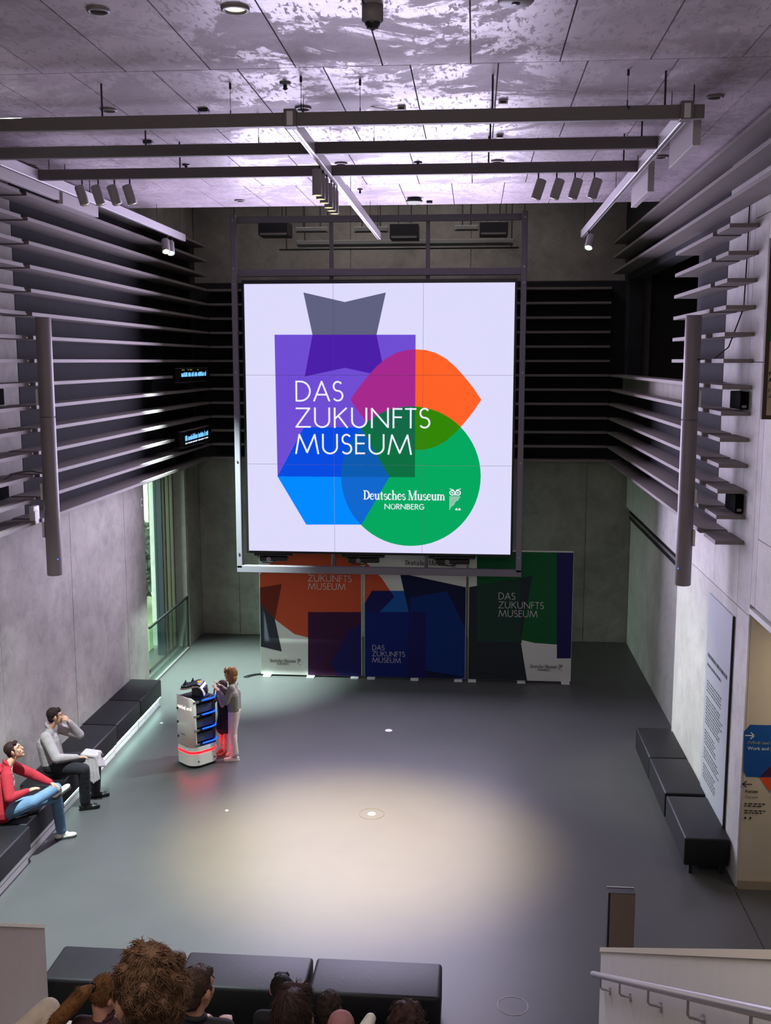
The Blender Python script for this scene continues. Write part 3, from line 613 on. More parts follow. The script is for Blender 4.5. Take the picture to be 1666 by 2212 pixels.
# recessed downlights
def downlight(px, py, label, lit=None, r=.10):
    p = onz(px, py, ZC); t = thing('downlight', label, 'downlight', p, 0, 'recessed ceiling downlights')
    MB().lathe(p, [(r * .72, .004), (r * .76, -.022), (r, -.016), (r * 1.02, -.001)], 24).build('ring', CAP, t)
    MB().lathe(p, [(0, -.004), (r * .74, -.004), (r * .74, .002)], 20).build('lens', lit or mat('lens_dull', (120, 116, 112), .25), t)
for px, py, lab in ((235, 236, 'dull round ceiling downlight above the left end of the nearest beam'), (655, 232, 'dull round ceiling downlight above the middle of the nearest beam'), (1545, 207, 'dull round ceiling downlight right of the nearest beam end'),
                    (1430, 337, 'dull round ceiling downlight beside the right track'), (737, 352, 'dull round ceiling downlight behind the middle track, left of the smoke detector'), (1075, 347, 'dull round ceiling downlight between the two farther beams, right half'),
                    (70, 358, 'dull round ceiling downlight beside the left track'), (518, 432, 'dull round ceiling downlight at the far ceiling edge, left'), (212, 20, 'dull round ceiling fitting at the top left of the picture')):
    downlight(px, py, lab, r=.08)
downlight(508, 17, 'lit round ceiling downlight at the top of the picture', emis('downlight_lit', (255, 248, 214), 2.0), .10)
p = onz(805, 12, ZC); t = thing('ceiling_camera', 'grey drum-shaped ceiling camera at the top centre of the picture', 'camera', p)
MB().lathe(p, [(0, 0), (.075, 0), (.075, -.10), (.055, -.115)], 24).build('drum', CAP, t); MB().lathe(p, [(.05, -.11), (.052, -.13), (.04, -.135), (.042, -.15), (.028, -.155), (.0, -.17)], 20).build('lens_barrel', BLACKP, t)
p = onz(1115, -6, ZC); t = thing('wireless_hub', 'flat round grey hub on the ceiling at the top edge of the picture', 'hub', p)
MB().lathe(p, [(0, -.04), (.11, -.04), (.125, -.025), (.125, 0)], 28).build('shell', CAP, t); MB().lathe(p, [(0, -.046), (.03, -.044), (.03, -.038)], 16).build('badge_ring', BLACKP, t)
def detector(px, py, lab, r=.05, dark=False):
    p = onz(px, py, ZC); t = thing('smoke_detector', lab, 'detector', p, 0, 'ceiling detectors')
    MB().lathe(p, [(r, 0), (r, -.012), (r * .6, -.02), (0, -.02)], 20).build('base', BLACKM if dark else CAP, t); MB().lathe(p, [(r * .35, -.02), (r * .35, -.05), (r * .5, -.055), (0, -.07)], 14).build('sensor_head', BLACKM, t)
detector(616, 178, 'small detector with dark head on the ceiling left of the middle'); detector(903, 350, 'dark detector behind the second beam, right of the middle track', .055, True); detector(778, 408, 'small detector near the far ceiling edge by the middle track', .04); detector(402, 355, 'dark detector behind the second beam, left half', .05, True)
p = onz(895, 428, ZC); t = thing('ceiling_lamp', 'black round ceiling lamp with white glass near the far ceiling edge', 'lamp', p)
MB().lathe(p, [(.10, 0), (.13, -.05), (.11, -.06)], 24).build('housing', BLACKM, t); MB().lathe(p, [(.115, -.055), (.09, -.085), (0, -.10)], 24).build('diffuser', emis('lamp_white', (235, 230, 245), .9), t)
def cbox(px, py, wd, nm, lab, cat, m=WHITEM):
    p = onz(px, py, ZC); t = thing(nm, lab, cat, p); MB().rbox(p.x - wd / 2, p.x + wd / 2, p.y - .04, p.y + .04, ZC - .035, ZC, .004, 1).build('case', m, t)
    MB().box(p.x - wd / 3, p.x + wd / 3, p.y - .042, p.y - .040, ZC - .028, ZC - .008).build('slot', BLACKM, t); return t, p
t, p = cbox(868, 231, .08, 'sensor_box', 'small white sensor box with a cable on the ceiling', 'sensor')
MB().tube([(p.x - .04, p.y, ZC - .02), (p.x - .12, p.y - .02, ZC - .03), (p.x - .25, p.y - .05, ZC - .012), (p.x - .3, p.y - .05, ZC)], .006, 6).build('cable', WHITEM, t)
cbox(1087, 218, .09, 'junction_box', 'small white box on the ceiling just above the nearest beam', 'box'); cbox(1080, 292, .08, 'junction_box', 'small white box on the ceiling seen between the first two beams', 'box')
cbox(440, 235, .10, 'ceiling_vent', 'small dark ceiling vent above the nearest beam, left half', 'vent', BLACKM); cbox(320, 304, .10, 'ceiling_vent', 'small dark ceiling vent seen between the first two beams, left', 'vent', BLACKM); cbox(928, 434, .09, 'ceiling_vent', 'small dark ceiling vent right of the black ceiling lamp', 'vent', BLACKM)
for px, py, y2, lab in ((497, 180, 247, 'thin wire with hook above the nearest beam, first from the left'), (650, 165, 232, 'thin wire with hook above the nearest beam, over the middle track'), (778, 172, 240, 'thin wire with hook above the nearest beam, right of the middle track'),
                        (1358, 150, 222, 'thin wire with hook above the nearest beam, near its right end'), (558, 246, 304, 'thin wire with hook seen between the first two beams, left of the middle'), (808, 246, 304, 'thin wire with hook seen between the first two beams, right of the middle track')):
    p = onz(px, py, ZC); ln = (y2 - py) / 2250 * p.y * .99
    t = thing('wire_hook', lab, 'hook', p, 0, 'ceiling wire hooks'); MB().cyl(p, p - Vector((0, 0, ln)), .0025, n=6).build('wire', BLACKM, t)
    MB().cyl(p, p - Vector((0, 0, .05)), .011, n=8).build('anchor', BLACKM, t); MB().tube([p - Vector((0, 0, ln - .05)), p - Vector((0, 0, ln)), p - Vector((-.012, 0, ln + .02)), p - Vector((-.02, 0, ln))], .006, 6).build('hook', BLACKM, t)

# equipment in the dark void above the rig
def voidbox(nm, lab, cat, xa, xb, ya, yb, Y, d, m, sub, sm=None):
    a = ony(xa, yb, Y); b = ony(xb, ya, Y); t = thing(nm, lab, cat, ((a.x + b.x) / 2, Y, a.z)); MB().rbox(a.x, b.x, Y, Y + d, a.z, b.z, .01, 1).build('body', m, t)
    MB().box(a.x + .03, b.x - .03, Y - .01, Y, a.z + .01, a.z + .01 + (b.z - a.z) * .15).build(sub, sm or BLACKM, t)
    for x in (a.x + .15, b.x - .15): MB().cyl((x, Y + d / 2, b.z), (x, Y + d / 2, 9.9), .012, n=6).build('hanger_rod', BLACKM, t)
VG = mat('void_grey', (116, 114, 112), .7)
voidbox('projector', 'dark projector box in the void above the screen, left', 'projector', 558, 622, 478, 509, 20.2, .5, BLACKM, 'front_slot', VG)
voidbox('loudspeaker', 'dark loudspeaker box in the void above the screen, centre right', 'loudspeaker', 842, 904, 482, 516, 20.2, .45, BLACKM, 'grille', VG)
voidbox('loudspeaker', 'dark loudspeaker box in the void above the screen, far right', 'loudspeaker', 1036, 1098, 478, 508, 20.2, .45, BLACKM, 'grille', VG)
voidbox('cable_tray', 'long pale cable tray in the void above the screen', 'cable tray', 640, 1110, 515, 531, 20.9, .3, VG, 'tray_lip')
voidbox('steel_girder', 'dark steel girder running below the pale cable tray in the void', 'girder', 602, 1122, 533, 540, 21.4, .15, BLACKM, 'flange')
voidbox('light_bar', 'pale light bar in the void above the screen, left of the middle track', 'light bar', 638, 708, 490, 502, 20.5, .1, VG, 'lamp_slot')
voidbox('light_bar', 'pale light bar in the void right of the middle track end', 'light bar', 765, 838, 489, 502, 20.5, .1, VG, 'lamp_slot')
voidbox('light_bar', 'pale light bar in the void at the far right above the screen', 'light bar', 982, 1034, 486, 498, 20.5, .1, VG, 'lamp_slot')

# ================================================================== COLUMN LOUDSPEAKERS AND WALL ITEMS
COLM = mat('column_grey', (138, 128, 132), .5); BLUE = emis('led_blue', (60, 110, 255), 3.0)
for x, y, sg, lab in ((-5.40, 12.87, 1, 'left'), (2.61, 12.93, -1, 'right')):
    t = thing('column_loudspeaker', f'tall grey column loudspeaker with a blue light on the {lab} wall slats', 'loudspeaker', (x, y, 3.25), 0, 'column loudspeakers')
    MB().lathe((x, y, 5.30), [(0, 0), (.092, 0), (.097, .008), (.097, 1.235), (.09, 1.243), (0, 1.243)], 24).build('upper_section', COLM, t)
    MB().lathe((x, y, 3.25), [(0, 0), (.09, 0), (.097, .008), (.097, 2.035), (.092, 2.043), (0, 2.043)], 24).build('lower_section', COLM, t)
    MB().ell((x - sg * -.075, y - .062, 3.47), ((.008, 0, 0), (0, .008, 0), (0, 0, .008)), 8, 6).build('indicator_light', BLUE, t)
    for z in (5.55, 4.35, 3.85): MB().rbox(min(x - sg * .085, x - sg * .115), max(x - sg * .085, x - sg * .115), y - .07, y + .02, z - .10, z + .10, .003, 1).build('mounting_bracket', WHITEM, t)
for x0, x1, y0, y1, z0, z1, lab in ((-5.94, -5.84, 12.05, 12.62, 5.46, 5.66, 'dark amplifier box between slats behind the left column, upper'), (-5.94, -5.84, 12.0, 12.62, 4.29, 4.50, 'dark amplifier box between slats behind the left column, lower'),
                                    (2.97, 3.06, 12.0, 12.48, 5.46, 5.66, 'dark amplifier box between slats behind the right column, upper'), (2.97, 3.06, 12.0, 12.48, 4.29, 4.50, 'dark amplifier box between slats behind the right column, lower')):
    t = thing('amplifier_box', lab, 'box', ((x0 + x1) / 2, y0, z0), 0, 'amplifier boxes'); MB().rbox(x0, x1, y0, y1, z0, z1, .006, 1).build('case', mat('amplifier_black', (12, 12, 13), .95, spec=.05), t); MB().box(x0 + .02, x1 - .02, y0 - .006, y0, z0 + .02, z0 + .05).build('shelf_lip', COLM, t)
t = thing('wall_socket', 'black socket in a white frame beside the left column loudspeaker', 'socket', (-5.6, 12.72, 3.95)); MB().rbox(-5.64, -5.58, 12.72, 12.9, 3.93, 4.16, .005, 1).build('frame', WHITEM, t); MB().box(-5.585, -5.572, 12.735, 12.86, 3.95, 4.1).build('socket_face', BLACKP, t)
t = thing('hanging_cable', 'thin black cable looping down the right wall to the column loudspeaker', 'cable', (3.04, 12.3, 6.8))
MB().tube([(3.055, 12.35, 7.9), (3.055, 12.35, 7.2), (3.04, 12.33, 6.6), (2.9, 12.36, 6.16), (2.78, 12.5, 6.03), (2.66, 12.85, 6.02)], .008, 8).build('cord', BLACKP, t)
t = thing('hanging_cable', 'short black cable beside the left column loudspeaker', 'cable', (-5.7, 12.4, 4.6))
MB().tube([(-5.72, 12.2, 4.56), (-5.66, 12.4, 4.62), (-5.56, 12.65, 4.63), (-5.48, 12.82, 4.58)], .008, 8).build('cord', BLACKP, t)
LT = emis('display_blue', (110, 180, 255), 1.6); LW = emis('display_white', (225, 235, 255), 1.4); LY = emis('display_green', (200, 225, 110), 1.2)
def display(y0, y1, z0, z1, lab, up):
    t = thing('text_display', lab, 'display', (-5.52, (y0 + y1) / 2, z0), 0, 'text displays between the slats'); MB().rbox(-5.60, -5.50, y0, y1, z0, z1, .005, 1).build('case', BLACKP, t)
    q = MB(); h = z1 - z0; y = y0 + .10; random.seed(5 + up)
    while y < y1 - .16:
        wd = random.choice((.05, .07, .09, .12)); 
        for k in range(3): q.box(-5.4995, -5.4985, y + k * wd / 3, y + k * wd / 3 + wd / 3.6, z0 + h * .40, z0 + h * random.uniform(.60, .76), 0)
        if not up: q.box(-5.4995, -5.4985, y, y + wd * .8, z0 + h * .20, z0 + h * .28, 1)
        elif random.random() < .4: q.box(-5.4995, -5.4985, y, y + .03, z0 + h * .86, z0 + h * .92, 2)
        y += wd + (.05 if random.random() < .25 else .015)
    o = q.build('lit_text', [LT, LW, LY], t); o['kind'] = 'stuff'
    for z in (z0 - .004, z1): MB().box(-5.60, -5.495, y0 - .01, y1 + .01, z, z + .006).build('frame_edge', COLM, t)
display(19.3, 21.3, 5.60, 5.86, 'upper small black display with glowing blue text on the left slats', 1); display(19.45, 21.4, 4.36, 4.66, 'lower small black display with glowing blue text on the left slats', 0)
p = onx(433, 1097, LX); t = thing('wall_sensor', 'small pale sensor box on the left wall beyond the window', 'sensor', p); MB().rbox(LX, LX + .05, p.y - .05, p.y + .05, p.z - .08, p.z + .08, .006, 1).build('case', WHITEM, t); MB().box(LX + .05, LX + .053, p.y - .03, p.y + .03, p.z + .01, p.z + .05).build('sensor_window', BLACKP, t)
p = onx(304, 1085, LX); t = thing('wall_switch', 'small pale switch plate on the wall just before the window', 'switch', p); MB().rbox(LX, LX + .02, p.y - .05, p.y + .05, p.z - .07, p.z + .07, .005, 1).build('plate', WHITEM, t); MB().box(LX + .02, LX + .026, p.y - .03, p.y + .03, p.z - .04, p.z + .04).build('rocker', CAP, t)

# text panel, wall poster, wayfinding sign
PGREY = mat('panel_grey', (178, 182, 190), .5)
t = thing('info_board', 'tall pale grey info board with small print on the right wall above the bench', 'board', (3.06, 12.8, .43))
MB().box(3.045, 3.069, 12.17, 13.42, .43, 3.05).build('plate', PGREY, t); MB().box(3.043, 3.069, 12.15, 12.17, .43, 3.05).build('dark_edge', BLACKM, t)
q = MB(); random.seed(3); z = 2.30
def pline(z, h, L, y=13.32):
    e = y - L
    while y > e:
        wd = random.uniform(.03, .10); q.box(3.0440, 3.0448, y - wd, y, z, z + h); y -= wd + .018
pline(2.24, .05, .98); pline(2.12, .035, .72)
for blk in ((1.92, 4, .80), (1.70, 9, .86), (1.26, 5, .62), (1.02, 4, .80), (.80, 5, .74)):
    for k in range(blk[1]): pline(blk[0] - k * .042, .016, blk[2] * random.uniform(.8, 1), 13.30)
o = q.build('lettering', INK, t); o['kind'] = 'stuff'
HY = 9.0; hx0 = ony(1645.5, 905, HY).x; hz0 = ony(1650, 906, HY).z; wp = lambda px, py: (lambda p_: (p_.x, p_.z))(ony(px, py, HY))
t = thing('hanging_sign', 'framed sign board with green top and beige lower half projecting from the right wall', 'sign', (2.7, HY, hz0))
MB().box(hx0, 3.068, HY, HY + .05, hz0, 7.0).build('frame', mat('sign_frame', (70, 56, 50), .7, spec=.2), t)
zs = ony(1660, 738, HY).z; q = MB().box(hx0 + .035, 3.06, HY - .006, HY, zs, 6.97, 0).box(hx0 + .035, 3.06, HY - .006, HY, hz0 + .035, zs, 1)
q.build('print', [mat('sign_green', (30, 128, 64), .8, spec=.15), mat('sign_beige', (168, 150, 132), .8, spec=.15)], t)
q = MB(); sc9 = HY / 2250
q.box(wp(1661, 0)[0], wp(1690, 0)[0], HY - .009, HY - .008, wp(0, 783)[1], wp(0, 781.5)[1])
for st_, px, py, h_, bo in (('F', 1660.5, 811, 8.5, .0014), ('A', 1659.5, 825, 8.5, .0014), ('Fo', 1658.5, 848, 9, 0), ('A', 1658, 861, 9, 0)):
    fput(q, st_, (wp(px, py)[0], HY - .009, wp(px, py)[1]), (1, 0, 0), (0, 0, 1), h_ * sc9 / .73, 0, bo)
q.build('lettering', INK, t)
WY = 11.555
t = thing('wall_sign', 'blue and orange wayfinding sign on the passage wall', 'sign', (3.9, WY, .8))
def W2(px, py): p_ = ony(px, py, WY); return (p_.x, p_.z)
bl = [W2(1608, 1580), W2(1620, 1565), (4.6, W2(1620, 1565)[1]), (4.6, W2(1620, 1677)[1]), W2(1613, 1677), W2(1606, 1666)]
q = MB().prism(bl, (0, WY - .012, 0), (1, 0, 0), (0, 0, 1), (0, .012, 0), 0)
dk = [W2(1641, 1677), W2(1692, 1626), W2(1742, 1677)]; q.flat(dk, (0, WY - .0135, 0), (1, 0, 0), (0, 0, 1), 1)
orr = [W2(1641, 1678.5), W2(1650, 1693), W2(1666, 1708), W2(1692, 1718), W2(1718, 1708), W2(1734, 1693), W2(1742, 1678.5)]; q.prism(orr, (0, WY - .012, 0), (1, 0, 0), (0, 0, 1), (0, .012, 0), 2)
q.build('print', [mat('sign_blue', (16, 78, 152), .5), mat('sign_plum', (66, 26, 66), .5), mat('sign_orange', (226, 78, 34), .5)], t)
q = MB(); sc_ = WY / 2250
def S(body, px, py, hpx, mi, bold=0.0): p_ = ony(px, py, WY - .016); fput(q, body, p_, (1, 0, 0), (0, 0, 1), hpx * sc_ / .73, mi, bold)
def arrow(px, py, d, mi):
    p_ = ony(px, py, WY - .016); 
    for a, b in (((-.05, 0), (.05, 0)), ((.01, .035), (.05, 0)), ((.01, -.035), (.05, 0))):
        for qd in quads([(a[0] * d, a[1]), (b[0] * d, b[1])], .011): q.flat(qd, p_, (1, 0, 0), (0, 0, 1), mi)
arrow(1620.5, 1589, 1, 0); S('Arbeit und', 1615, 1607, 8, 0, .0016); S('Work and D', 1615, 1619.5, 8, 0)
arrow(1614.5, 1694, -1, 1); S('Forum', 1610, 1712, 7.5, 1, .0016); S('Forum', 1610, 1724, 7.5, 2)
for py, L in ((1737, 40), (1742, 32), (1752, 42), (1757, 34)):
    p_ = ony(1608, py, WY - .016); x = 0
    while x < L * sc_:
        wd = random.uniform(.02, .05); q.flat([(x, 0), (x + wd, 0), (x + wd, .013), (x, .013)], p_, (1, 0, 0), (0, 0, 1), 1); x += wd + .012
for px in (1608, 1619):
    p_ = ony(px, 1769, WY - .016); q.flat([(0, 0), (.022, 0), (.022, .024), (0, .024)], p_, (1, 0, 0), (0, 0, 1), 1)
o = q.build('lettering', [mat('letter_white', (235, 235, 235), .5), INK, mat('letter_grey', (96, 90, 86), .6)], t); o['kind'] = 'stuff'

# ================================================================== BENCHES AND SEATS
BASEW = mat('plinth_white', (222, 224, 220), .45)
ys = [17.25 - 1.16 * k for k in range(8)]; fx = [-5.40, -5.40, -5.39, -5.36, -5.30, -5.25, -5.22]
names = ['farthest', 'second farthest', 'third farthest', 'middle', 'third nearest', 'second nearest', 'nearest']
for k in range(7):
    y1, y0 = ys[k] - .008, ys[k + 1] + .008; x1 = fx[k]; x0 = x1 - .55
    t = thing('wall_bench', f'black upholstered bench on white base along the left wall, {names[k]} of the row', 'bench', (x0 + .27, (y0 + y1) / 2, 0), 0, 'benches along the left wall')
    MB().rbox(x0, x1, y0, y1, .175, .48, .025, 3).build('cushion', LEATH, t)
    MB().box(x0 + .02, x1 - .045, y0 + .012, y1 - .012, .0, .17).build('plinth', BASEW, t)
    if k < 4: MB().box(x1 - .03, x1 - .014, y0 + .03, y1 - .03, .168, .176).build('light_strip', emis('strip_white', (205, 255, 240), 32) if k < 2 else emis('strip_white_dim' if k == 2 else 'strip_white_faint', (205, 255, 240), (0, 0, 22, 9)[k]), t)
    MB().box(x1 - .046, x1 - .0435, y0 + .02, y1 - .02, .082, .090).build('plinth_groove', BLACKM, t)
for k, (y0, y1, lab) in enumerate(((11.80, 13.02, 'nearest'), (13.10, 14.32, 'middle'), (14.34, 15.56, 'farthest'))):
    t = thing('wall_bench', f'black upholstered bench on metal legs along the right wall, {lab} of three', 'bench', (2.8, (y0 + y1) / 2, 0), 0, 'benches along the right wall')
    MB().rbox(2.53, 3.05, y0, y1, .12, .46, .022, 3).build('cushion', LEATH, t)
    for x in (2.62, 2.98):
        for y in (y0 + .08, y1 - .12): MB().rbox(x - .02, x + .02, y - .03, y + .05, 0, .125, .004, 1).build('leg', BLACKM, t)
for k, (x0, x1, lab) in enumerate(((-3.86, -2.66, 'left'), (-2.63, -1.44, 'middle'), (-1.41, -.23, 'right'))):
    t = thing('seat_block', f'wide dark upholstered seat block in the front row, {lab} of three', 'bench', ((x0 + x1) / 2, 8.74, 0), 0, 'front row seat blocks')
    MB().rbox(x0, x1, 8.46, 9.02, .07, .45, .035, 4).build('cushion', LEATH, t); MB().box(x0 + .04, x1 - .04, 8.50, 8.98, 0, .075).build('plinth', BLACKM, t)
t = thing('info_stele', 'slim dark free-standing stele with grey-brown front beyond the white flank wall', 'stele', (1.41, 9.15, 0))
MB().box(1.285, 1.53, 9.10, 9.21, 0, 1.17).build('body', BLACKM, t); MB().box(1.305, 1.528, 9.094, 9.10, .03, 1.165).build('front_panel', mat('stele_front', (122, 106, 94), .5), t)
MB().box(1.283, 1.532, 9.205, 9.213, 1.165, 1.176).build('rim', WHITEM, t)

# floor fittings
def disc_on_floor(nm, lab, cat, px, py, r, m, ring=None):
    p = onz(px, py, 0); t = thing(nm, lab, cat, p)
    if r and m is not FLOOR: MB().lathe(p, [(0, .006), (r * .9, .006), (r, .001)], 24).build('cover', m, t)
    if ring: MB().lathe(p, [(ring - .006, .0008), (ring - .005, .003), (ring + .001, .003), (ring + .002, .0008)], 40).build('ring', mat('ring_pale', (176, 176, 172), .5) if m is FLOOR else mat('ring_grey', (84, 84, 82), .5), t)
disc_on_floor('floor_outlet', 'small pale floor outlet in the middle of the hall, in front of the banners', 'outlet', 840, 1578, .06, WHITEM, .085)
disc_on_floor('floor_outlet', 'pale round floor outlet with ring in the warm pool of light', 'outlet', 803, 1758, .055, WHITEM, .17)
disc_on_floor('floor_outlet', 'wide ring-shaped floor lid near the bottom of the picture', 'outlet', 1108, 2173, .15, FLOOR, .145)
disc_on_floor('paper_scrap', 'tiny white scrap on the floor left of the light pool', 'scrap', 490, 1751, .022, WHITEM)
p = onz(348, 1563, 0); t = thing('paper_scrap', 'tiny crumpled scrap on the floor beside the left benches', 'scrap', p); MB().add([p + Vector(v) for v in ((-.03, 0, .001), (.02, -.02, .004), (.035, .02, .001), (0, .03, .02), (-.02, .02, .002))], [(0, 1, 3), (1, 2, 3), (3, 4, 0)]).build('sheet', WHITEM, t)

# ================================================================== SERVING ROBOT
A = math.radians(50); rb = thing('serving_robot', 'white serving robot with blue lit trays and a red light band', 'robot', (-4.10, 14.76, 0), A); rb.scale = (.90, .90, 1)
ROBW = mat('robot_white', (244, 238, 228), .35, spec=.5); ROBD = mat('robot_dark', (22, 24, 32), .5); RED = emis('robot_red', (255, 4, 7), 26.0); BLS = emis('robot_blue', (14, 60, 255), 6.0)
def rr(hx, hy, r, n=7):
    out = []
    for cx, cy, a in ((hx - r, hy - r, 0), (-hx + r, hy - r, 90), (-hx + r, -hy + r, 180), (hx - r, -hy + r, 270)): out += arc(cx, cy, r, r, a, a + 90, n)
    return out
def pr(nm, poly, z0, z1, m, par=rb): return MB().prism(poly, (0, 0, z0), (1, 0, 0), (0, 1, 0), (0, 0, z1 - z0), 0, True).build(nm, m, par, True)
pr('skirt', rr(.262, .252, .17), .012, .05, BLACKP); bs = pr('base', rr(.28, .27, .18), .045, .225, ROBW); pr('light_band', rr(.2785, .2685, .18), .225, .262, RED, rb); pr('lower_body', rr(.28, .27, .18), .262, .33, ROBW)
for x, y in ((-.2, -.26), (.2, -.26)): MB().cyl((x * .8, y - .004, .11), (x * .8, y - .012, .11), .012, n=10).build('sensor', BLACKP, bs, True)
def shell(side, z1, mtl, nm):                                           # upright shell round one flank, top corner rounded
    pts = [p_ for p_ in rr(.28, .27, .18, 10)]; seq = sorted([p_ for p_ in pts if p_[0] * side > .16 and p_[1] > -.255], key=lambda p_: p_[1]); n = len(seq); q = MB(); vs = []
    for (x, y) in seq:
        e = 1 - abs((y + .0) / .27); zt = z1 - .10 * max(0, 1 - e / .35) ** 2
        vs += [(x, y, .32), (x, y, zt), (x - side * .03, y * .9, zt), (x - side * .03, y * .9, .32)]
    for k in range(n - 1):
        a = 4 * k; b = a + 4; q.add([], []); 
        for j in range(4): q.f.append([a + j, a + (j + 1) % 4, b + (j + 1) % 4, b + j]); q.m.append(0); q.s.append(True)
    q.v = vs; q.f += [[0, 1, 2, 3], [4 * n - 1, 4 * n - 2, 4 * n - 3, 4 * n - 4]]; q.m += [0, 0]; q.s += [False, False]; return q.build(nm, mtl, rb, True)
sp_ = shell(-1, 1.08, ROBW, 'side_panel'); shell(1, 1.02, ROBD, 'side_panel')
for z in (.45, .67, .88): MB().ell((-.283, .13, z), ((.012, 0, 0), (0, .02, 0), (0, 0, .022)), 10, 8).build('bumper', BLACKP, sp_, True)
pr('inner_column', rr(.20, .16, .08), .33, 1.05, ROBD)
for z in (.345, .565, .785, 1.0):
    tr_ = pr('tray', rr(.245, .262, .12), z, z + .028, ROBD); path = [p_ for p_ in rr(.262, .275, .14, 8)]; path = [(-.07, -.275, z + .035)] + sorted([(x, y, z + .035) for x, y in path if y < -.16 and x > 0], key=lambda p_: p_[0])
    MB().tube(path, .011, 8).build('light_strip', BLS, tr_, True); MB().box(-.215, -.12, -.262, -.24, z + .005, z + .032).build('tray_rim', CAP, tr_, True)
for z0 in (.40, .62, .84): pr('tray_lining', rr(.235, .235, .11), z0, z0 + .12, mat('tray_lining', (62, 68, 76), .8))
q = MB(); tw = 'reichel mi'; fm, ff = fontmesh(tw); wdt = max(v[0] for v in fm)
def wrap(a, b, z, s):                                                    # the panel's curve: run along its outline
    y = .13 - (a / wdt) * .34; x = -.2825 if abs(y) < .09 else -(.10 + math.sqrt(max(0, .1825 ** 2 - (abs(y) - .09) ** 2))); return (x, y, z + b * s)
q.add([wrap(a, b, .90, .085) for a, b in fm], ff); q.build('lit_lettering', emis('robot_text', (255, 240, 225), 2.0), rb, True)
q = MB(); 
for k in range(5): q.box(-.2815, -.2805, .02 - k * .022, .036 - k * .022, .50, .512)
q.build('maker_mark', INK, rb, True)
def hd(x, y, z): return (x * math.cos(A) + y * math.sin(A), -x * math.sin(A) + y * math.cos(A), z)
q = MB().prism([hd(x, y, 0)[:2] for x, y in rr(.115, .12, .05)], hd(.06, .03, .98), (1, 0, 0), (0, 1, 0), (0, 0, .20), 0, True); q.build('neck', ROBD, rb, True)
def sheet(path, y0, y1, th, m, nm, par, taper=0):
    vs = []; n = len(path)
    for k, (x, z) in enumerate(path):
        e = taper * max(0, 1 - k * 1.6 / n); vs += [hd(x, y0 + e, z), hd(x, y1 - e, z), hd(x, y1 - e, z + th), hd(x, y0 + e, z + th)]
    fs = [[4 * k + j, 4 * k + (j + 1) % 4, 4 * k + 4 + (j + 1) % 4, 4 * k + 4 + j] for k in range(n - 1) for j in range(4)] + [[0, 1, 2, 3], [4 * n - 4, 4 * n - 3, 4 * n - 2, 4 * n - 1]]
    return MB().add(vs, fs, 0, False).build(nm, m, par, True)
hp = [(-.235, 1.155), (-.20, 1.15), (-.10, 1.165), (.0, 1.195), (.07, 1.205), (.12, 1.185), (.16, 1.13), (.175, 1.075)]
hh = sheet(hp, -.15, .17, .022, mat('robot_rim', (205, 190, 182), .4), 'head_rim', rb, .05); sheet([(x * .94, z + .022) for x, z in hp[:6]], -.135, .155, .03, ROBD, 'head_face', rb, .04)
for y in (.0, .12): MB().cyl(hd(-.17 + .09 * (y > .05), y, 1.195), hd(-.165 + .09 * (y > .05), y, 1.28), .04, .004, 4, 0, True, False).build('ear', ROBD, hh, True)
for x, y in ((-.13, -.05), (-.07, -.06), (-.05, -.03), (-.01, -.08)): MB().ell(hd(x, y - .05, 1.222 + x * .1), ((.012, 0, 0), (0, .006, 0), (0, 0, .005)), 8, 5).build('face_mark', WHITEM, hh, True)
MB().ell(hd(.06, .0, 1.25), ((.032, 0, 0), (0, .032, 0), (0, 0, .022)), 14, 8).build('orange_lamp', emis('robot_orange', (255, 160, 40), 1.6), hh, True)

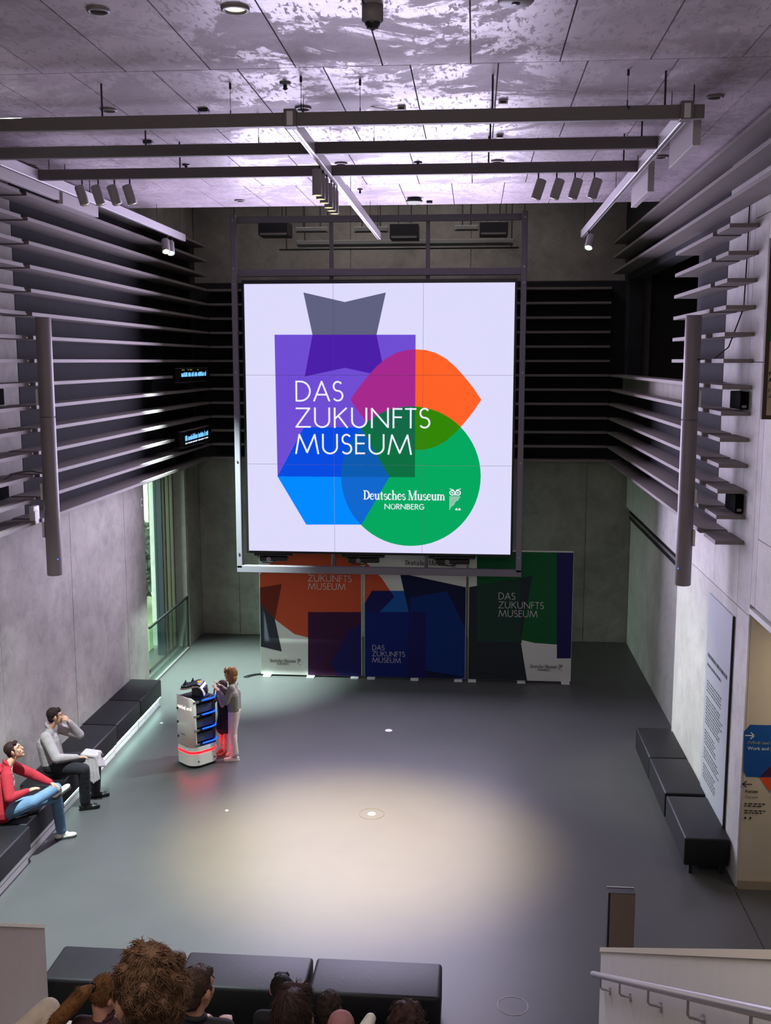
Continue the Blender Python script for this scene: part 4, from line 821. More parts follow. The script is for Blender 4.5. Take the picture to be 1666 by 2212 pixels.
# ================================================================== PEOPLE
from mathutils.bvhtree import BVHTree
UPV = Vector((0, 0, 1))
class Fig:
    """a figure as tapered limbs and rounded masses that are fused into ONE continuous skin (voxel remesh), coloured by the nearest limb"""
    def __init__(s): s.p = []
    def cap(s, a, b, r0, r1=None, m=0): s.p.append(('c', Vector(a), Vector(b), r0, r0 if r1 is None else r1, m)); return s
    def ell(s, c, ax, m=0): s.p.append(('e', Vector(c), [Vector(x) for x in ax], 0, 0, m)); return s
    def mesh(s, name, mats, voxel, parent, smooth=3):
        q = MB()
        for k, a, b, r0, r1, m in s.p:
            if k == 'e': q.ell(a, b, 18, 12)
            else:
                d = b - a; L = d.length
                if L < 1e-6: q.ell(a, ((r0, 0, 0), (0, r0, 0), (0, 0, r0)), 14, 10); continue
                pf = [(r0 * math.cos(t), r0 * math.sin(t)) for t in [math.radians(x) for x in (-90, -60, -30, 0)]] + [(r1 * math.cos(t), L + r1 * math.sin(t)) for t in [math.radians(x) for x in (0, 30, 60, 90)]]
                pf[0] = (1e-4, -r0); pf[-1] = (1e-4, L + r1); q.lathe(a, pf, 14, 0, d / L)
        me = bpy.data.meshes.new('tmp'); me.from_pydata(q.v, [], q.f); me.update()
        bm = bmesh.new(); bm.from_mesh(me); bmesh.ops.remove_doubles(bm, verts=bm.verts, dist=2e-4); bmesh.ops.holes_fill(bm, edges=[e for e in bm.edges if e.is_boundary]); bmesh.ops.recalc_face_normals(bm, faces=bm.faces); bm.to_mesh(me); bm.free()
        ob = bpy.data.objects.new('tmp', me); C.objects.link(ob)
        r = ob.modifiers.new('r', 'REMESH'); r.mode = 'VOXEL'; r.voxel_size = voxel
        if smooth: sm = ob.modifiers.new('s', 'SMOOTH'); sm.factor = .5; sm.iterations = smooth
        out = bpy.data.meshes.new_from_object(ob.evaluated_get(bpy.context.evaluated_depsgraph_get()))
        bpy.data.objects.remove(ob); bpy.data.meshes.remove(me)
        n = len(out.vertices); co = np.empty(n * 3); out.vertices.foreach_get('co', co); co = co.reshape(-1, 3)
        nf = len(out.polygons); ce = np.empty(nf * 3); out.polygons.foreach_get('center', ce); ce = ce.reshape(-1, 3)
        best = np.full(nf, 1e9); mi = np.zeros(nf, dtype=np.int32)
        if len(mats) > 1:
            for k, a, b, r0, r1, m in s.p:
                if k == 'c':
                    A_, d = np.array(a), np.array(b - a); L2 = max(d @ d, 1e-12); t = np.clip(((ce - A_) @ d) / L2, 0, 1)
                    dist = np.linalg.norm(ce - (A_ + t[:, None] * d), axis=1) - (r0 + (r1 - r0) * t)
                else:
                    Mi = np.linalg.inv(np.array([list(x) for x in b]).T); qv = (ce - np.array(a)) @ Mi.T; l = np.linalg.norm(qv, axis=1) + 1e-9
                    dist = (l - 1) * np.linalg.norm(ce - np.array(a), axis=1) / l
                w_ = dist < best; best[w_] = dist[w_]; mi[w_] = m
        for m in mats: out.materials.append(m)
        out.polygons.foreach_set('material_index', mi); out.polygons.foreach_set('use_smooth', np.ones(nf, dtype=bool))
        bv = BVHTree.FromPolygons([tuple(v) for v in co], [tuple(p.vertices) for p in out.polygons]) if voxel else None
        off = np.array(ORG[parent.name]); out.vertices.foreach_set('co', (co - off).ravel()); out.update(); out.name = name
        o = bpy.data.objects.new(name, out); C.objects.link(o); o.parent = parent; ORG[o.name] = ORG[parent.name]
        return o, bv
def basis(f, u=UPV):
    f = Vector(f).normalized(); r = f.cross(u).normalized(); return f, r.cross(f).normalized(), r
def add_head(F, c, f, hs, skin, lip):
    f, u, r = basis(f); c = Vector(c); P_ = lambda a, b, d: c + (f * a + u * b + r * d) * hs
    F.ell(P_(-.01, .022, 0), (r * .075 * hs, f * .093 * hs, u * .098 * hs), skin); F.ell(P_(.022, -.045, 0), (r * .058 * hs, f * .064 * hs, u * .078 * hs), skin)
    F.cap(P_(.06, -.102, 0), P_(.062, -.1, 0), .024 * hs, None, skin); F.cap(P_(.085, .018, 0), P_(.102, -.024, 0), .008 * hs, .013 * hs, skin)
    for e in (-1, 1):
        F.cap(P_(.082, .032, .012 * e), P_(.068, .034, .045 * e), .013 * hs, .011 * hs, skin); F.cap(P_(.062, -.02, .038 * e), P_(.05, -.05, .038 * e), .022 * hs, .018 * hs, skin)
        F.ell(P_(-.006, -.004, .078 * e), (f * .02 * hs, u * .032 * hs, r * .010 * hs), skin); F.cap(P_(-.0, -.028, .074 * e), P_(-.0, -.03, .074 * e), .010 * hs, None, skin)
    F.cap(P_(.086, -.058, -.016), P_(.086, -.058, .016), .008 * hs, None, lip); F.cap(P_(.084, -.070, -.014), P_(.084, -.070, .014), .009 * hs, None, lip)
    return f, u, r
def add_eyes(t, c, f, hs):
    f, u, r = basis(f); c = Vector(c)
    for e in (-1, 1):
        p = c + (f * .079 + u * .010 + r * .031 * e) * hs
        o = MB().ell(p, (r * .012 * hs, f * .006 * hs, u * .006 * hs), 12, 8, 0).ell(p + f * .003 * hs, (r * .006 * hs, f * .0045 * hs, u * .0055 * hs), 10, 6, 1).build('eye', [EYEW, EYED], t)
        MB().cap_brow(c + (f * .092 + u * .036 + r * .015 * e) * hs, c + (f * .078 + u * .038 + r * .046 * e) * hs, .005 * hs).build('eyebrow', BROW, t)
MB.cap_brow = lambda s, a, b, r: s.tube([a, (Vector(a) + Vector(b)) / 2 + Vector((0, 0, r)), b], r, 6)
def add_hand(F, w_, d, n, curl, hs, skin, flip=1):
    d = Vector(d).normalized(); n = Vector(n); n = (n - d * n.dot(d)).normalized(); sd = d.cross(n) * flip; w_ = Vector(w_)
    for i in range(4):
        o = (i - 1.5) * .019 * hs; k0 = w_ + d * .012 * hs + sd * o * .7; k1 = w_ + d * (.088 - abs(i - 1.3) * .005) * hs + sd * o
        F.cap(k0, k1, .013 * hs, .011 * hs, skin); p = k1; a = 0
        for j, L in enumerate((.040, .026, .02)):
            a += curl * (.55 if j == 0 else .75); q = p + (d * math.cos(a) + n * math.sin(a) + sd * (i - 1.5) * .05) * L * hs * (.95, 1.08, 1.0, .8)[i]
            F.cap(p, q, (.0095, .0085, .0078)[j] * hs, (.0085, .0078, .0068)[j] * hs, skin); p = q
    b = w_ + d * .025 * hs - sd * .03 * hs; m = b + (d * .6 - sd * .7 + n * .25) * .045 * hs; F.cap(w_ + d * .012 * hs - sd * .012 * hs, b, .014 * hs, .012 * hs, skin); F.cap(b, m, .011 * hs, .0095 * hs, skin); F.cap(m, m + (d * .8 - sd * .2 + n * .5) * .03 * hs, .0092 * hs, .0075 * hs, skin)
def add_foot(F, an, to, s, shoe):
    """a shod foot: heel, instep and toe box along the foot's axis; returns the frame its sole is laid on"""
    an = Vector(an); to = Vector(to); d = (to - an); fl = abs(an.z) < .2
    if fl: d.z = 0
    d.normalize(); n = UPV if fl else (UPV - d * UPV.dot(d)).normalized()
    if fl: an = Vector((an.x, an.y, .092 * s))
    b = an - n * .045 * s; sd = n.cross(d)
    F.ell(b - d * .035 * s - n * .002, (d * .052 * s, sd * .038 * s, n * .042 * s), shoe); F.cap(an - d * .012 * s, b + d * .075 * s + n * .008 * s, .040 * s, .034 * s, shoe)
    F.ell(b + d * .115 * s - n * .010 * s, (d * .085 * s, sd * .046 * s, n * .032 * s), shoe); F.ell(b + d * .05 * s - n * .012 * s, (d * .11 * s, sd * .038 * s, n * .03 * s), shoe)
    return b + d * .052 * s - n * .046 * s, d, sd, n
def figure(name, label, base, J, s, mats, hs, hair, group=None, voxel=.0075, hf=(0, 1, 0), opts={}):
    """mats: top, bottom, skin, shoe, hair (material); J: joints in the hall's coordinates"""
    t = thing(name, label, 'person', base, 0, group); TOP, BOT, SK, SH, LIP, SLV = 0, 1, 2, 3, 4, 5; F = Fig(); g = {k: Vector(v) for k, v in J.items() if k not in ('lh', 'rh')}; fat = opts.get('fat', 1.0)
    soles = []; r = (g['rsh'] - g['lsh']).normalized(); up = (g['che'] - g['pel']).normalized(); fw = up.cross(r); fw = -fw if fw.dot(Vector(hf)) < 0 else fw
    for e in (-1, 1):
        F.cap(g['pel'] + r * e * .075 * s, g['che'] + r * e * .085 * s, .098 * s * fat, .100 * s * fat, TOP); F.cap(g['che'] + r * e * .08 * s, g['nek'] + r * e * .06 * s - up * .075 * s, .095 * s * fat, .07 * s, TOP)
    F.cap(g['che'] + fw * .03 * s, g['pel'] + up * .06 * s + fw * .025 * s, .10 * s * fat, .10 * s * fat, TOP)
    F.cap(g['nek'] - up * .05 * s, g['lsh'], .06 * s, .062 * s, TOP); F.cap(g['nek'] - up * .05 * s, g['rsh'], .06 * s, .062 * s, TOP)
    F.cap(g['lhip'], g['rhip'], .098 * s, None, TOP if 'skirt' in opts else BOT)
    hd_ = basis(hf); F.cap(g['nek'] - up * .03 * s, g['head'] - hd_[1] * .06 * hs - hd_[0] * .022 * hs, .052 * s, .048 * hs, SK)
    if opts.get('collar', True): F.cap(g['nek'] - up * .035 * s, g['nek'] + up * .005 * s, .066 * s, .060 * s, TOP)
    add_head(F, g['head'], hf, hs, SK, LIP)
    sl = SLV if opts.get('bare_arms') else TOP
    for a in 'lr':
        sv = opts.get('sleeve', 1.0); F.cap(g[a + 'sh'], g[a + 'el'], .058 * s * sv, .050 * s * sv, sl); F.cap(g[a + 'el'], g[a + 'wr'] - (g[a + 'wr'] - g[a + 'el']).normalized() * .01, .050 * s * sv, .036 * s * (sv * .5 + .5), sl)
        if opts.get('bare_arms'): F.cap(g[a + 'sh'], g[a + 'sh'] + (g[a + 'el'] - g[a + 'sh']) * .4, .062 * s, .062 * s, TOP)
        if a + 'h' in J: d, n, cu = J[a + 'h']; add_hand(F, g[a + 'wr'], d, n, cu, s, SK, 1 if a == 'l' else -1)
        kr = opts.get('leg', 1.0); F.cap(g[a + 'hip'], g[a + 'kn'], .086 * s * kr, .062 * s * kr, BOT); F.cap(g[a + 'kn'], g[a + 'an'] + UPV * .03 * s, .062 * s * kr, opts.get('cuff', .046) * s, BOT)
        soles.append(add_foot(F, g[a + 'an'], g[a + 'to'], s, SH))
    if 'skirt' in opts: z1, r1 = opts['skirt']; F.cap(g['pel'] + UPV * .05, Vector((g['pel'].x, g['pel'].y, z1)), .115 * s, r1, TOP)
    o, bv = F.mesh('body', [mats['top'], mats['bottom'], mats['skin'], mats['shoe'], LIPM, mats['skin']], voxel, t); add_eyes(t, g['head'], hf, hs)
    if 'sole' in opts:
        for b, d, sd, n in soles: MB().prism([(x * s, y * s) for x, y in rr(.142, .046, .043, 6)], b, d, sd, n * .020 * s, 0, False).build('sole', opts['sole'], t)
    nk = g['nek'] + up * .022 * s; ax_ = (g['head'] - hd_[1] * .06 * hs - nk).normalized(); ring = []
    for k in range(21):
        a_ = 2 * math.pi * k / 20; q_ = ax_.orthogonal().normalized(); ring.append(nk + (q_ * math.cos(a_) + ax_.cross(q_) * math.sin(a_)) * .056 * s)
    MB().tube(ring, .014 * s, 8).build('collar', mats['top'], t)
    make_hair(t, g['head'], hf, hs, hair, mats['hair'], voxel * .8, opts.get('hairs', 2600))
    return t, o, bv, g
def make_hair(t, c, f, hs, style, m, voxel, dens=900):
    f, u, r = basis(f); c = Vector(c); P_ = lambda a, b, d: c + (f * a + u * b + r * d) * hs; F = Fig(); R = random.Random(int(abs(c.x * 1000 + c.y * 77)))
    def shell(ce, ax, n, rad, lo=-.6, hi=1.0, face=True):               # lock-like strands and curls that break the outline
        for k in range(n):
            z = R.uniform(lo, hi); a = R.uniform(0, 6.283); q = math.sqrt(max(0, 1 - z * z)); v = (q * math.cos(a), q * math.sin(a), z)
            if face and v[0] > .55 and v[2] < .55: continue
            p = P_(ce[0] + v[0] * ax[0], ce[1] + v[2] * ax[2], ce[2] + v[1] * ax[1]); yield p, (f * v[0] + r * v[1] + u * v[2])
    short = style.startswith('short')
    if short:
        F.ell(P_(-.026, .042, 0), (r * .081 * hs, f * .093 * hs, u * .089 * hs)); F.ell(P_(-.055, -.005, 0), (r * .066 * hs, f * .055 * hs, u * .085 * hs)); F.cap(P_(.045, .085, -.03), P_(.048, .083, .03), .026 * hs)
        for e in (-1, 1): F.cap(P_(.01, .03, .068 * e), P_(.008, -.002, .073 * e), .017 * hs, .008 * hs)
    elif style == 'curly':
        F.ell(P_(-.028, .035, 0), (r * .086 * hs, f * .098 * hs, u * .102 * hs)); F.ell(P_(-.060, -.030, 0), (r * .066 * hs, f * .056 * hs, u * .085 * hs))
        for p, n in shell((-.028, .035, 0), (.096, .084, .10), 60, .01, -.7): F.cap(p - n * .016 * hs, p - n * .006 * hs, .024 * hs, .016 * hs)
    else:
        F.ell(P_(-.024, .03, 0), (r * .084 * hs, f * .096 * hs, u * .102 * hs)); F.cap(P_(.055, .092, -.035), P_(.058, .09, .04), .028 * hs)
        if style == 'bob':
            for e in (-1, 1): F.cap(P_(-.0, .0, .070 * e), P_(-.004, -.105, .064 * e), .034 * hs, .030 * hs)
            F.ell(P_(-.05, -.045, 0), (r * .083 * hs, f * .055 * hs, u * .088 * hs)); F.cap(P_(.07, .07, -.04), P_(.07, .07, .045), .024 * hs)
        if style == 'long':
            F.ell(P_(-.05, -.04, 0), (r * .086 * hs, f * .06 * hs, u * .11 * hs))
            for k in range(-4, 5): F.cap(P_(-.07, -.02, .017 * k), P_(-.085 + abs(k) * .006, -.30, .022 * k), .028 * hs, .022 * hs)
            for k in range(40): x = R.uniform(-.09, .09); F.cap(P_(-.10 + abs(x) * .3, R.uniform(-.1, 0), x), P_(-.112 + abs(x) * .3, -.28, x * 1.05), .006 * hs, .004 * hs)
        if style == 'pony':
            td = Vector(OPT_TAIL); b0 = P_(-.115, .035, 0)
            F.cap(P_(-.09, .035, 0), b0, .035 * hs, .026 * hs); pth = [b0, b0 + (td * .05 - f * .02) * hs, b0 + td * .16 * hs, b0 + (td * .27 + UPV * -.02) * hs, b0 + (td * .40 + UPV * -.05) * hs]
            for a, b, ra, rb_ in zip(pth[:-1], pth[1:], (.026, .045, .052, .045), (.045, .052, .045, .02)): F.cap(a, b, ra * hs, rb_ * hs)
            for k in range(60):
                o = Vector((R.uniform(-1, 1), R.uniform(-1, 1), R.uniform(-1, 1))).normalized() * .045 * hs; F.cap(pth[1] + o * .8, pth[3] + o * 1.1, .007 * hs, .004 * hs)
            MB().lathe(b0 - f * .004, [(.026 * hs, -.008), (.034 * hs, -.004), (.034 * hs, .006), (.026 * hs, .01)], 16, 0, -f).build('hair_tie', BLACKP, t)
    ho, bv = F.mesh('hair', [m], voxel, t, 2)
    # loose strands lying over the shell: three-sided tapering hairs that follow the fall of the hair
    me = ho.data; nf = len(me.polygons); off = ORG[t.name]; q = MB(); cr = P_(-.05, .13, 0); L0 = dict(short=.026, curly=.034, bob=.05, long=.06, pony=.05).get(style.split('_')[0], .04) * hs
    for k in range(dens):
        pl = me.polygons[R.randrange(nf)]; p = pl.center + off; n = pl.normal; d = p - cr; d = d - n * d.dot(n)
        if style == 'pony': d = (P_(-.115, .035, 0) - p) if (p - c).dot(f) > -.11 * hs else Vector(OPT_TAIL); d = d - n * d.dot(n)
        if style in ('long', 'bob'): d = d * .3 - UPV * .1; d = d - n * d.dot(n)
        if d.length < 1e-4: continue
        d = d.normalized(); sd = n.cross(d); L = L0 * R.uniform(.6, 1.25); wv = .7 if style == 'curly' else .25; d = (d + sd * (R.gauss(0, wv * .6) + .5 * math.exp(-(p - cr).length / (.05 * hs)) * 6)).normalized(); pts = []; x = p - n * .002
        for j in range(4):
            pts.append(x); d = (d + sd * R.gauss(0, wv) + n * (R.uniform(.0, .14), R.uniform(-.2, .02), R.uniform(-.5, -.15), 0)[j]).normalized(); x = x + d * L / 3
        wd = .0017 * hs * R.uniform(.7, 1.4); vs = []
        for j, x in enumerate(pts):
            e = wd * (1, .95, .7, .12)[j]; vs += [x + sd * e, x - sd * e, x + n * e]
        q.add(vs, [(3 * j + a, 3 * j + (a + 1) % 3, 3 * j + 3 + (a + 1) % 3, 3 * j + 3 + a) for j in range(3) for a in range(3)], 0, True)
    so = q.build('hair_strands', m, ho); so['kind'] = 'stuff'
EYEW = mat('eye_white', (222, 218, 212), .25); EYED = mat('eye_dark', (36, 26, 22), .2); BROW = mat('brow', (52, 38, 30), .8); LIPM = mat('lips', (172, 118, 104), .6)
def skin(n, c): return mat('skin_' + n, c, .55, var=.05, scale=12)
def cloth(n, c, var=.12, sc=14, b=.25): return mat('cloth_' + n, c, .85, var=var, scale=sc, bump=.7, bscale=17)
def hairm(n, c): return mat('hair_' + n, c, .65, var=.35, scale=30, bump=.5, bscale=90, spec=.22)
SKA, SKB, SKC = skin('fair', (214, 168, 144)), skin('tan', (192, 146, 118)), skin('rosy', (206, 152, 130))
DARKC = cloth('black', (26, 26, 32)); OPT_TAIL = (-.75, -.3, -.6)

# --- girl standing behind the robot
J = dict(pel=(-3.56, 14.95, .80), che=(-3.565, 14.95, 1.02), nek=(-3.585, 14.95, 1.185), head=(-3.61, 14.95, 1.322), lsh=(-3.575, 14.82, 1.145), rsh=(-3.575, 15.08, 1.145),
         lel=(-3.64, 14.77, .945), lwr=(-3.775, 14.85, 1.08), rel=(-3.66, 15.1, .96), rwr=(-3.78, 15.0, 1.12), lhip=(-3.56, 14.885, .76), rhip=(-3.56, 15.015, .76),
         lkn=(-3.585, 14.87, .42), lan=(-3.555, 14.86, .085), lto=(-3.70, 14.83, .045), rkn=(-3.60, 15.02, .42), ran=(-3.62, 15.03, .085), rto=(-3.76, 15.05, .045),
         lh=((-.6, .3, .7), (-.5, .3, -.5), .35), rh=((-.6, -.2, .7), (-.5, -.3, -.5), .35))
figure('person', 'blond girl with bob in grey long-sleeved top and pale trousers standing behind the robot', (-3.58, 14.95, 0), J, .82, dict(top=cloth('taupe', (132, 124, 118)), bottom=cloth('pale_pink', (214, 186, 184)), skin=SKA, shoe=mat('shoe_cream', (222, 206, 200), .6), hair=hairm('blond', (166, 122, 84))), .90, 'bob', voxel=.0055, hf=(-1, .08, -.06), opts=dict(sole=mat('sole_cream', (206, 190, 184), .6), leg=1.2, cuff=.078, fat=1.12, sleeve=1.15))
SGX = Vector((.05, .02, 0))
# --- smaller girl, hands at her face
h = Vector((-3.835, 15.06, 1.075))
J = dict(pel=(-3.82, 15.08, .64), che=(-3.82, 15.08, .81), nek=(-3.825, 15.075, .945), head=h, lsh=(-3.74, 14.99, .915), rsh=(-3.91, 15.16, .915), lel=(-3.80, 14.93, .83), rel=(-3.97, 15.08, .83),
         lwr=(-3.87, 14.955, .975), rwr=(-3.945, 15.02, .975), lhip=(-3.785, 15.04, .60), rhip=(-3.86, 15.12, .60), lkn=(-3.79, 15.02, .33), lan=(-3.79, 15.01, .075), lto=(-3.87, 14.95, .04),
         rkn=(-3.87, 15.11, .33), ran=(-3.87, 15.11, .075), rto=(-3.96, 15.06, .04), lh=((-.05, .25, 1), (-.1, .9, .1), .25), rh=((.1, -.05, 1), (.5, .3, .1), .25))
J = {k: (Vector(v) + SGX if k not in ('lh', 'rh') else v) for k, v in J.items()}
tights = mat('tights_spotted', (190, 120, 112), .7, var=.5, scale=38)
figure('person', 'small dark-haired girl in black dress and spotted tights, hands raised to her face', (-3.83, 15.06, 0), J, .66, dict(top=DARKC, bottom=tights, skin=SKC, shoe=mat('shoe_red', (150, 46, 40), .5), hair=hairm('dark_red', (62, 36, 32))), .84, 'short', voxel=.005, hf=(-.75, -.62, -.12), opts=dict(sole=mat('sole_tan', (170, 130, 100), .6), skirt=(.44, .125), bare_arms=True, leg=.8, cuff=.036))
# --- man on the left bench
hc = Vector((-5.56, 13.05, 1.275))
J = dict(pel=(-5.60, 13.0, .635), che=(-5.66, 13.02, .92), nek=(-5.645, 13.035, 1.115), head=hc, lsh=(-5.64, 13.22, 1.06), rsh=(-5.62, 12.85, 1.05), lel=(-5.34, 13.30, .93), lwr=(-5.42, 13.17, 1.15),
         rel=(-5.44, 12.74, .80), rwr=(-5.24, 12.94, .75), lhip=(-5.60, 13.10, .625), rhip=(-5.60, 12.90, .625), lkn=(-5.12, 13.30, .62), lan=(-5.17, 13.36, .10), lto=(-4.99, 13.46, .045),
         rkn=(-5.12, 12.86, .62), ran=(-5.17, 12.98, .10), rto=(-4.98, 13.06, .045), lh=((-.1, -.45, .55), (-.9, -.3, 0), .7), rh=((.7, .5, -.1), (0, 0, -1), .5))
figure('person', 'dark-haired man in grey sweater and black trousers on the left bench, hand at mouth', (-5.5, 13.0, 0), J, .98, dict(top=cloth('grey_sweater', (158, 150, 150)), bottom=DARKC, skin=SKB, shoe=mat('shoe_black', (22, 20, 22), .4), hair=hairm('brown_dark', (42, 28, 26))), .97, 'short', voxel=.0055, hf=(.85, .48, .05), opts=dict(sole=BLACKP, fat=1.30, cuff=.075, leg=1.25, sleeve=1.35))
t = thing('jacket', "pale grey jacket draped over the seated man's knee", 'jacket', (-5.1, 13.25, .66)); F = Fig()
for k in range(9):
    y = 13.18 + k * .022; F.cap((-5.27, y, .69), (-5.08, y + .01, .695 - abs(y - 13.27) * .35), .022, .022); F.cap((-5.08, y + .01, .695 - abs(y - 13.27) * .35), (-5.035 + .006 * (k % 3), y - .005, .54 - (y - 13.18) * .4), .022, .016)
for k in range(9):
    x = -5.26 + k * .024; F.cap((x, 13.20, .675), (x + .02, 13.165 + .008 * (k % 2), .45), .022, .018); F.cap((x + .02, 13.165 + .008 * (k % 2), .45), (x + .01 + .012 * k * .3, 13.16, .30 + .02 * abs(k - 5)), .018, .013)
F.mesh('shell', [cloth('pale_grey', (188, 180, 182))], .008, t); MB().ell((-5.045, 13.33, .63), ((.03, 0, 0), (0, .02, 0), (0, 0, .03)), 10, 8).build('hood_lining', cloth('lining', (70, 66, 70)), t)
# --- teenager in the red hoodie
J = dict(pel=(-5.62, 11.54, .60), che=(-5.67, 11.64, .92), nek=(-5.63, 11.70, 1.12), head=(-5.555, 11.775, 1.285), lsh=(-5.68, 11.87, 1.06), rsh=(-5.56, 11.54, 1.05), lel=(-5.40, 11.98, .88), lwr=(-5.16, 11.86, .85),
         rel=(-5.46, 11.38, .84), rwr=(-5.34, 11.60, .84), rhip=(-5.58, 11.47, .60), lhip=(-5.65, 11.64, .585), rkn=(-5.24, 11.52, .74), ran=(-5.10, 11.90, .735), rto=(-5.0, 12.06, .80),
         lkn=(-5.16, 12.02, .60), lan=(-5.15, 12.10, .095), lto=(-4.96, 12.20, .045), lh=((.75, .15, -.35), (.0, -.2, -1), .6), rh=((.6, .7, .1), (0, 0, -1), .3))
t, o, bv, g = figure('person', 'teenager in dark red hoodie and blue jeans seated with one ankle on the other knee', (-5.4, 11.7, 0), J, .95, dict(top=cloth('red_hoodie', (156, 26, 40)), bottom=mat('cloth_jeans', (96, 128, 158), .85, var=.25, scale=5, bump=.3, bscale=70), skin=SKB, shoe=mat('sneaker_white', (224, 222, 210), .5), hair=hairm('dark_brown', (48, 26, 26))), .95, 'short', voxel=.0055, hf=(.86, .22, .42), opts=dict(sole=mat('sole_grey', (58, 56, 56), .6), fat=1.26, cuff=.068, leg=1.2, sleeve=1.32))
F = Fig(); F.cap((-5.72, 11.66, 1.07), (-5.74, 11.80, 1.06), .05, .045); F.cap((-5.66, 11.58, 1.09), (-5.72, 11.68, 1.09), .04, .05); F.mesh('hood', [MATS['cloth_red_hoodie']], .008, t)
fdir = Vector((.90, .36, .12)).normalized(); rdir = Vector((-.36, .92, -.05)).normalized(); uu = rdir.cross(fdir) * -1; uu = uu if uu.z > 0 else -uu
def on_body(a, b, lift=.004):
    p = Vector((-5.60, 11.665, .905)) + rdir * a + uu * b + fdir * .4; hit = bv.ray_cast(p, -fdir, .8); return (hit[0] + fdir * lift) if hit[0] else p - fdir * .28
vs, fs = fontmesh('MUSTER'); wd = max(v[0] for v in vs); q = MB()
for d in (-.0022, 0, .0022): q.add([on_body((a / wd - .5) * .19 + d, (b / .73 - .5) * .055) for a, b in vs], fs)
q.build('lettering', mat('hoodie_print', (226, 206, 206), .7), t)
for e in (-.022, .022): MB().tube([on_body(e + .0 * k, .19 - .025 * k, .006) for k in range(6)], .004, 6).build('drawstring', MATS['hoodie_print'], t)

# --- people on the tribune, seen from behind
def seated(top, hs, s, hf, lean=(0, 0)):
    T_ = Vector(top); f, u, r = basis(hf); c = T_ - UPV * .130 * hs; nk = c - UPV * .155 * hs - f * .02 + Vector((0, -.005, 0)); ch = nk - UPV * .18 * s - Vector((lean[0], lean[1], 0)) * .3; pe = ch - UPV * .27 * s - Vector((lean[0], lean[1], 0)) * .7
    X = Vector((1, 0, 0)); Y = Vector((0, 1, 0)); sh = nk - UPV * .055 * s; J = dict(pel=pe, che=ch, nek=nk, head=c)
    for a, e in (('l', -1), ('r', 1)):
        J[a + 'sh'] = sh + X * e * .165 * s; J[a + 'el'] = J[a + 'sh'] + X * e * .05 * s + Y * .10 - UPV * .24 * s; J[a + 'wr'] = J[a + 'el'] + Y * .2 * s - X * e * .12 * s + UPV * .03
        J[a + 'hip'] = pe + X * e * .08 * s; J[a + 'kn'] = J[a + 'hip'] + Y * .36 * s + UPV * .10 * s + X * e * .05; J[a + 'an'] = J[a + 'kn'] + Y * .06 - UPV * .36 * s; J[a + 'to'] = J[a + 'an'] + Y * .15 * s - UPV * .03
        J[a + 'h'] = ((-e * .3, 1, 0), (0, 0, -1), .5)
    return J
GR = 'people seated on the tribune'
def headtop(px, py, d): q_ = ray(px, py); return EYE + q_ * (d / FPX)
# curly head close to the camera
figure('person', 'nearest spectator with thick curly brown hair seen from behind, cheek showing on the left', headtop(310, 2040, 3.05), seated(headtop(310, 2046, 3.05), 1.14, .95, (-.78, .62, -.02)), .95, dict(top=DARKC, bottom=DARKC, skin=SKB, shoe=BLACKP, hair=hairm('curly_brown', (104, 78, 58))), 1.14, 'curly', GR, .0065, (-.78, .62, -.02), dict(hairs=15000))
# girl with the ponytail, one knee drawn up
J = seated(headtop(228, 2108, 5.6), .86, .80, (.62, .6, -.45), (.1, .15)); k = headtop(104, 2182, 5.75); J['lhip'] = J['pel'] + Vector((-.09, .02, 0)); J['lkn'] = k; J['lan'] = headtop(20, 2262, 5.6); J['lto'] = J['lan'] + Vector((-.02, .12, -.02))
figure('person', 'girl with brown ponytail leaning forward on the tribune, one pale trouser knee drawn up', J['pel'], J, .80, dict(top=cloth('plum_top', (66, 38, 42)), bottom=cloth('pale_trouser', (196, 184, 166)), skin=SKC, shoe=BLACKP, hair=hairm('pony_brown', (124, 84, 50))), .86, 'pony', GR, .007, (.62, .6, -.45), dict(leg=1.35, cuff=.07))
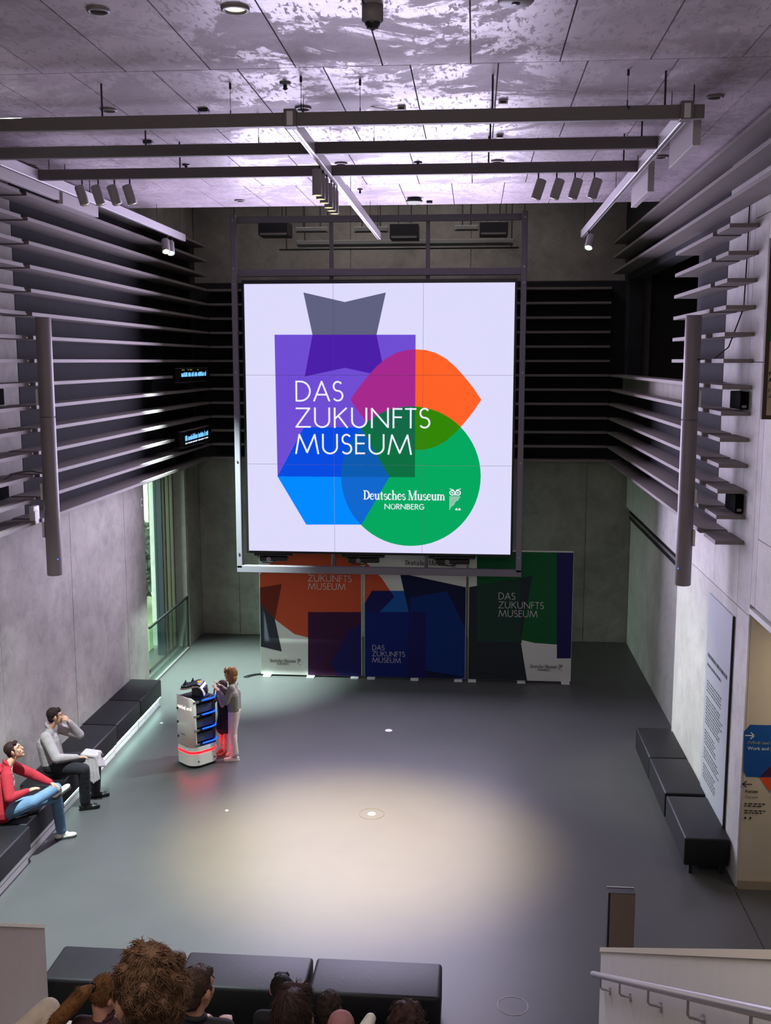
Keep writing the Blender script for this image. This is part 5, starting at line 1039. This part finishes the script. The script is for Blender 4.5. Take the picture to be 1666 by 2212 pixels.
# boy in the black jacket with white piping
J = seated(headtop(425, 2087, 4.76), .88, .84, (.42, .9, -.08)); t, o, bv, g = figure('person', 'brown-haired boy in black jacket with white shoulder piping, seen from behind', J['pel'], J, .84, dict(top=DARKC, bottom=DARKC, skin=SKB, shoe=BLACKP, hair=hairm('boy_brown', (66, 50, 40))), .88, 'short', GR, .007, (.42, .9, -.08))
for e in (-1, 1):
    pts = []
    for k in range(9):
        p = g['nek'] + Vector((e * (.055 + .019 * k), -.055 + .004 * k, .25)); hit = bv.ray_cast(p, Vector((0, 0, -1)), .6); pts.append((hit[0] if hit[0] else p - UPV * .3) + UPV * .004)
    MB().tube(pts, .005, 6).build('piping', mat('piping_white', (220, 218, 206), .6), t)
J = seated(headtop(608, 2103, 6.2), .82, .76, (-.12, 1, 0)); figure('person', 'black-haired child in front of the gap between seat blocks, partly hidden by a larger head', J['pel'], J, .76, dict(top=DARKC, bottom=DARKC, skin=SKC, shoe=BLACKP, hair=hairm('black', (30, 26, 26))), .82, 'short', GR, .0075, (-.12, 1, 0))
J = seated(headtop(632, 2135, 4.28), 1.0, .86, (0, 1, -.1)); J['rkn'] = headtop(737, 2212, 4.45); J['ran'] = J['rkn'] + Vector((.02, .16, -.28)); J['rto'] = J['ran'] + Vector((.02, .14, -.02)); J['rhip'] = J['pel'] + Vector((.1, .04, .02))
figure('person', 'long dark straight hair seen from behind, dusty pink knee raised to the right', J['pel'], J, .86, dict(top=cloth('cream_top', (206, 200, 192)), bottom=cloth('dusty_pink', (150, 104, 106)), skin=SKC, shoe=BLACKP, hair=hairm('dark_straight', (52, 36, 34))), 1.0, 'long', GR, .007, (0, 1, -.1), dict(leg=1.1))
J = seated(headtop(712, 2140, 6.15), .82, .76, (.05, 1, 0)); figure('person', 'child with short dark curls in front of the right seat block, beside the pink knee', J['pel'], J, .76, dict(top=DARKC, bottom=DARKC, skin=SKC, shoe=BLACKP, hair=hairm('dark_curl', (58, 44, 38))), .80, 'curly', GR, .0075, (.05, 1, 0))
J = seated(headtop(880, 2163, 4.97), 1.0, .84, (0, 1, -.1)); figure('person', 'bushy dark brown curls at the bottom edge, rightmost of the spectators', J['pel'], J, .84, dict(top=DARKC, bottom=DARKC, skin=SKC, shoe=BLACKP, hair=hairm('bushy_brown', (60, 42, 38))), 1.0, 'curly', GR, .0075, (0, 1, -.1))
p = headtop(790, 2209, 4.9); t = thing('sneaker', 'pale sneaker tip at the bottom edge beside the pink knee', 'shoe', p); F = Fig(); F.cap(p + Vector((0, .0, -.03)), p + Vector((.02, .03, .0)), .035, .028); F.cap(p + Vector((-.03, -.06, -.10)), p + Vector((0, 0, -.03)), .04, .035); F.mesh('upper', [mat('sneaker_pale', (210, 208, 200), .5)], .006, t)
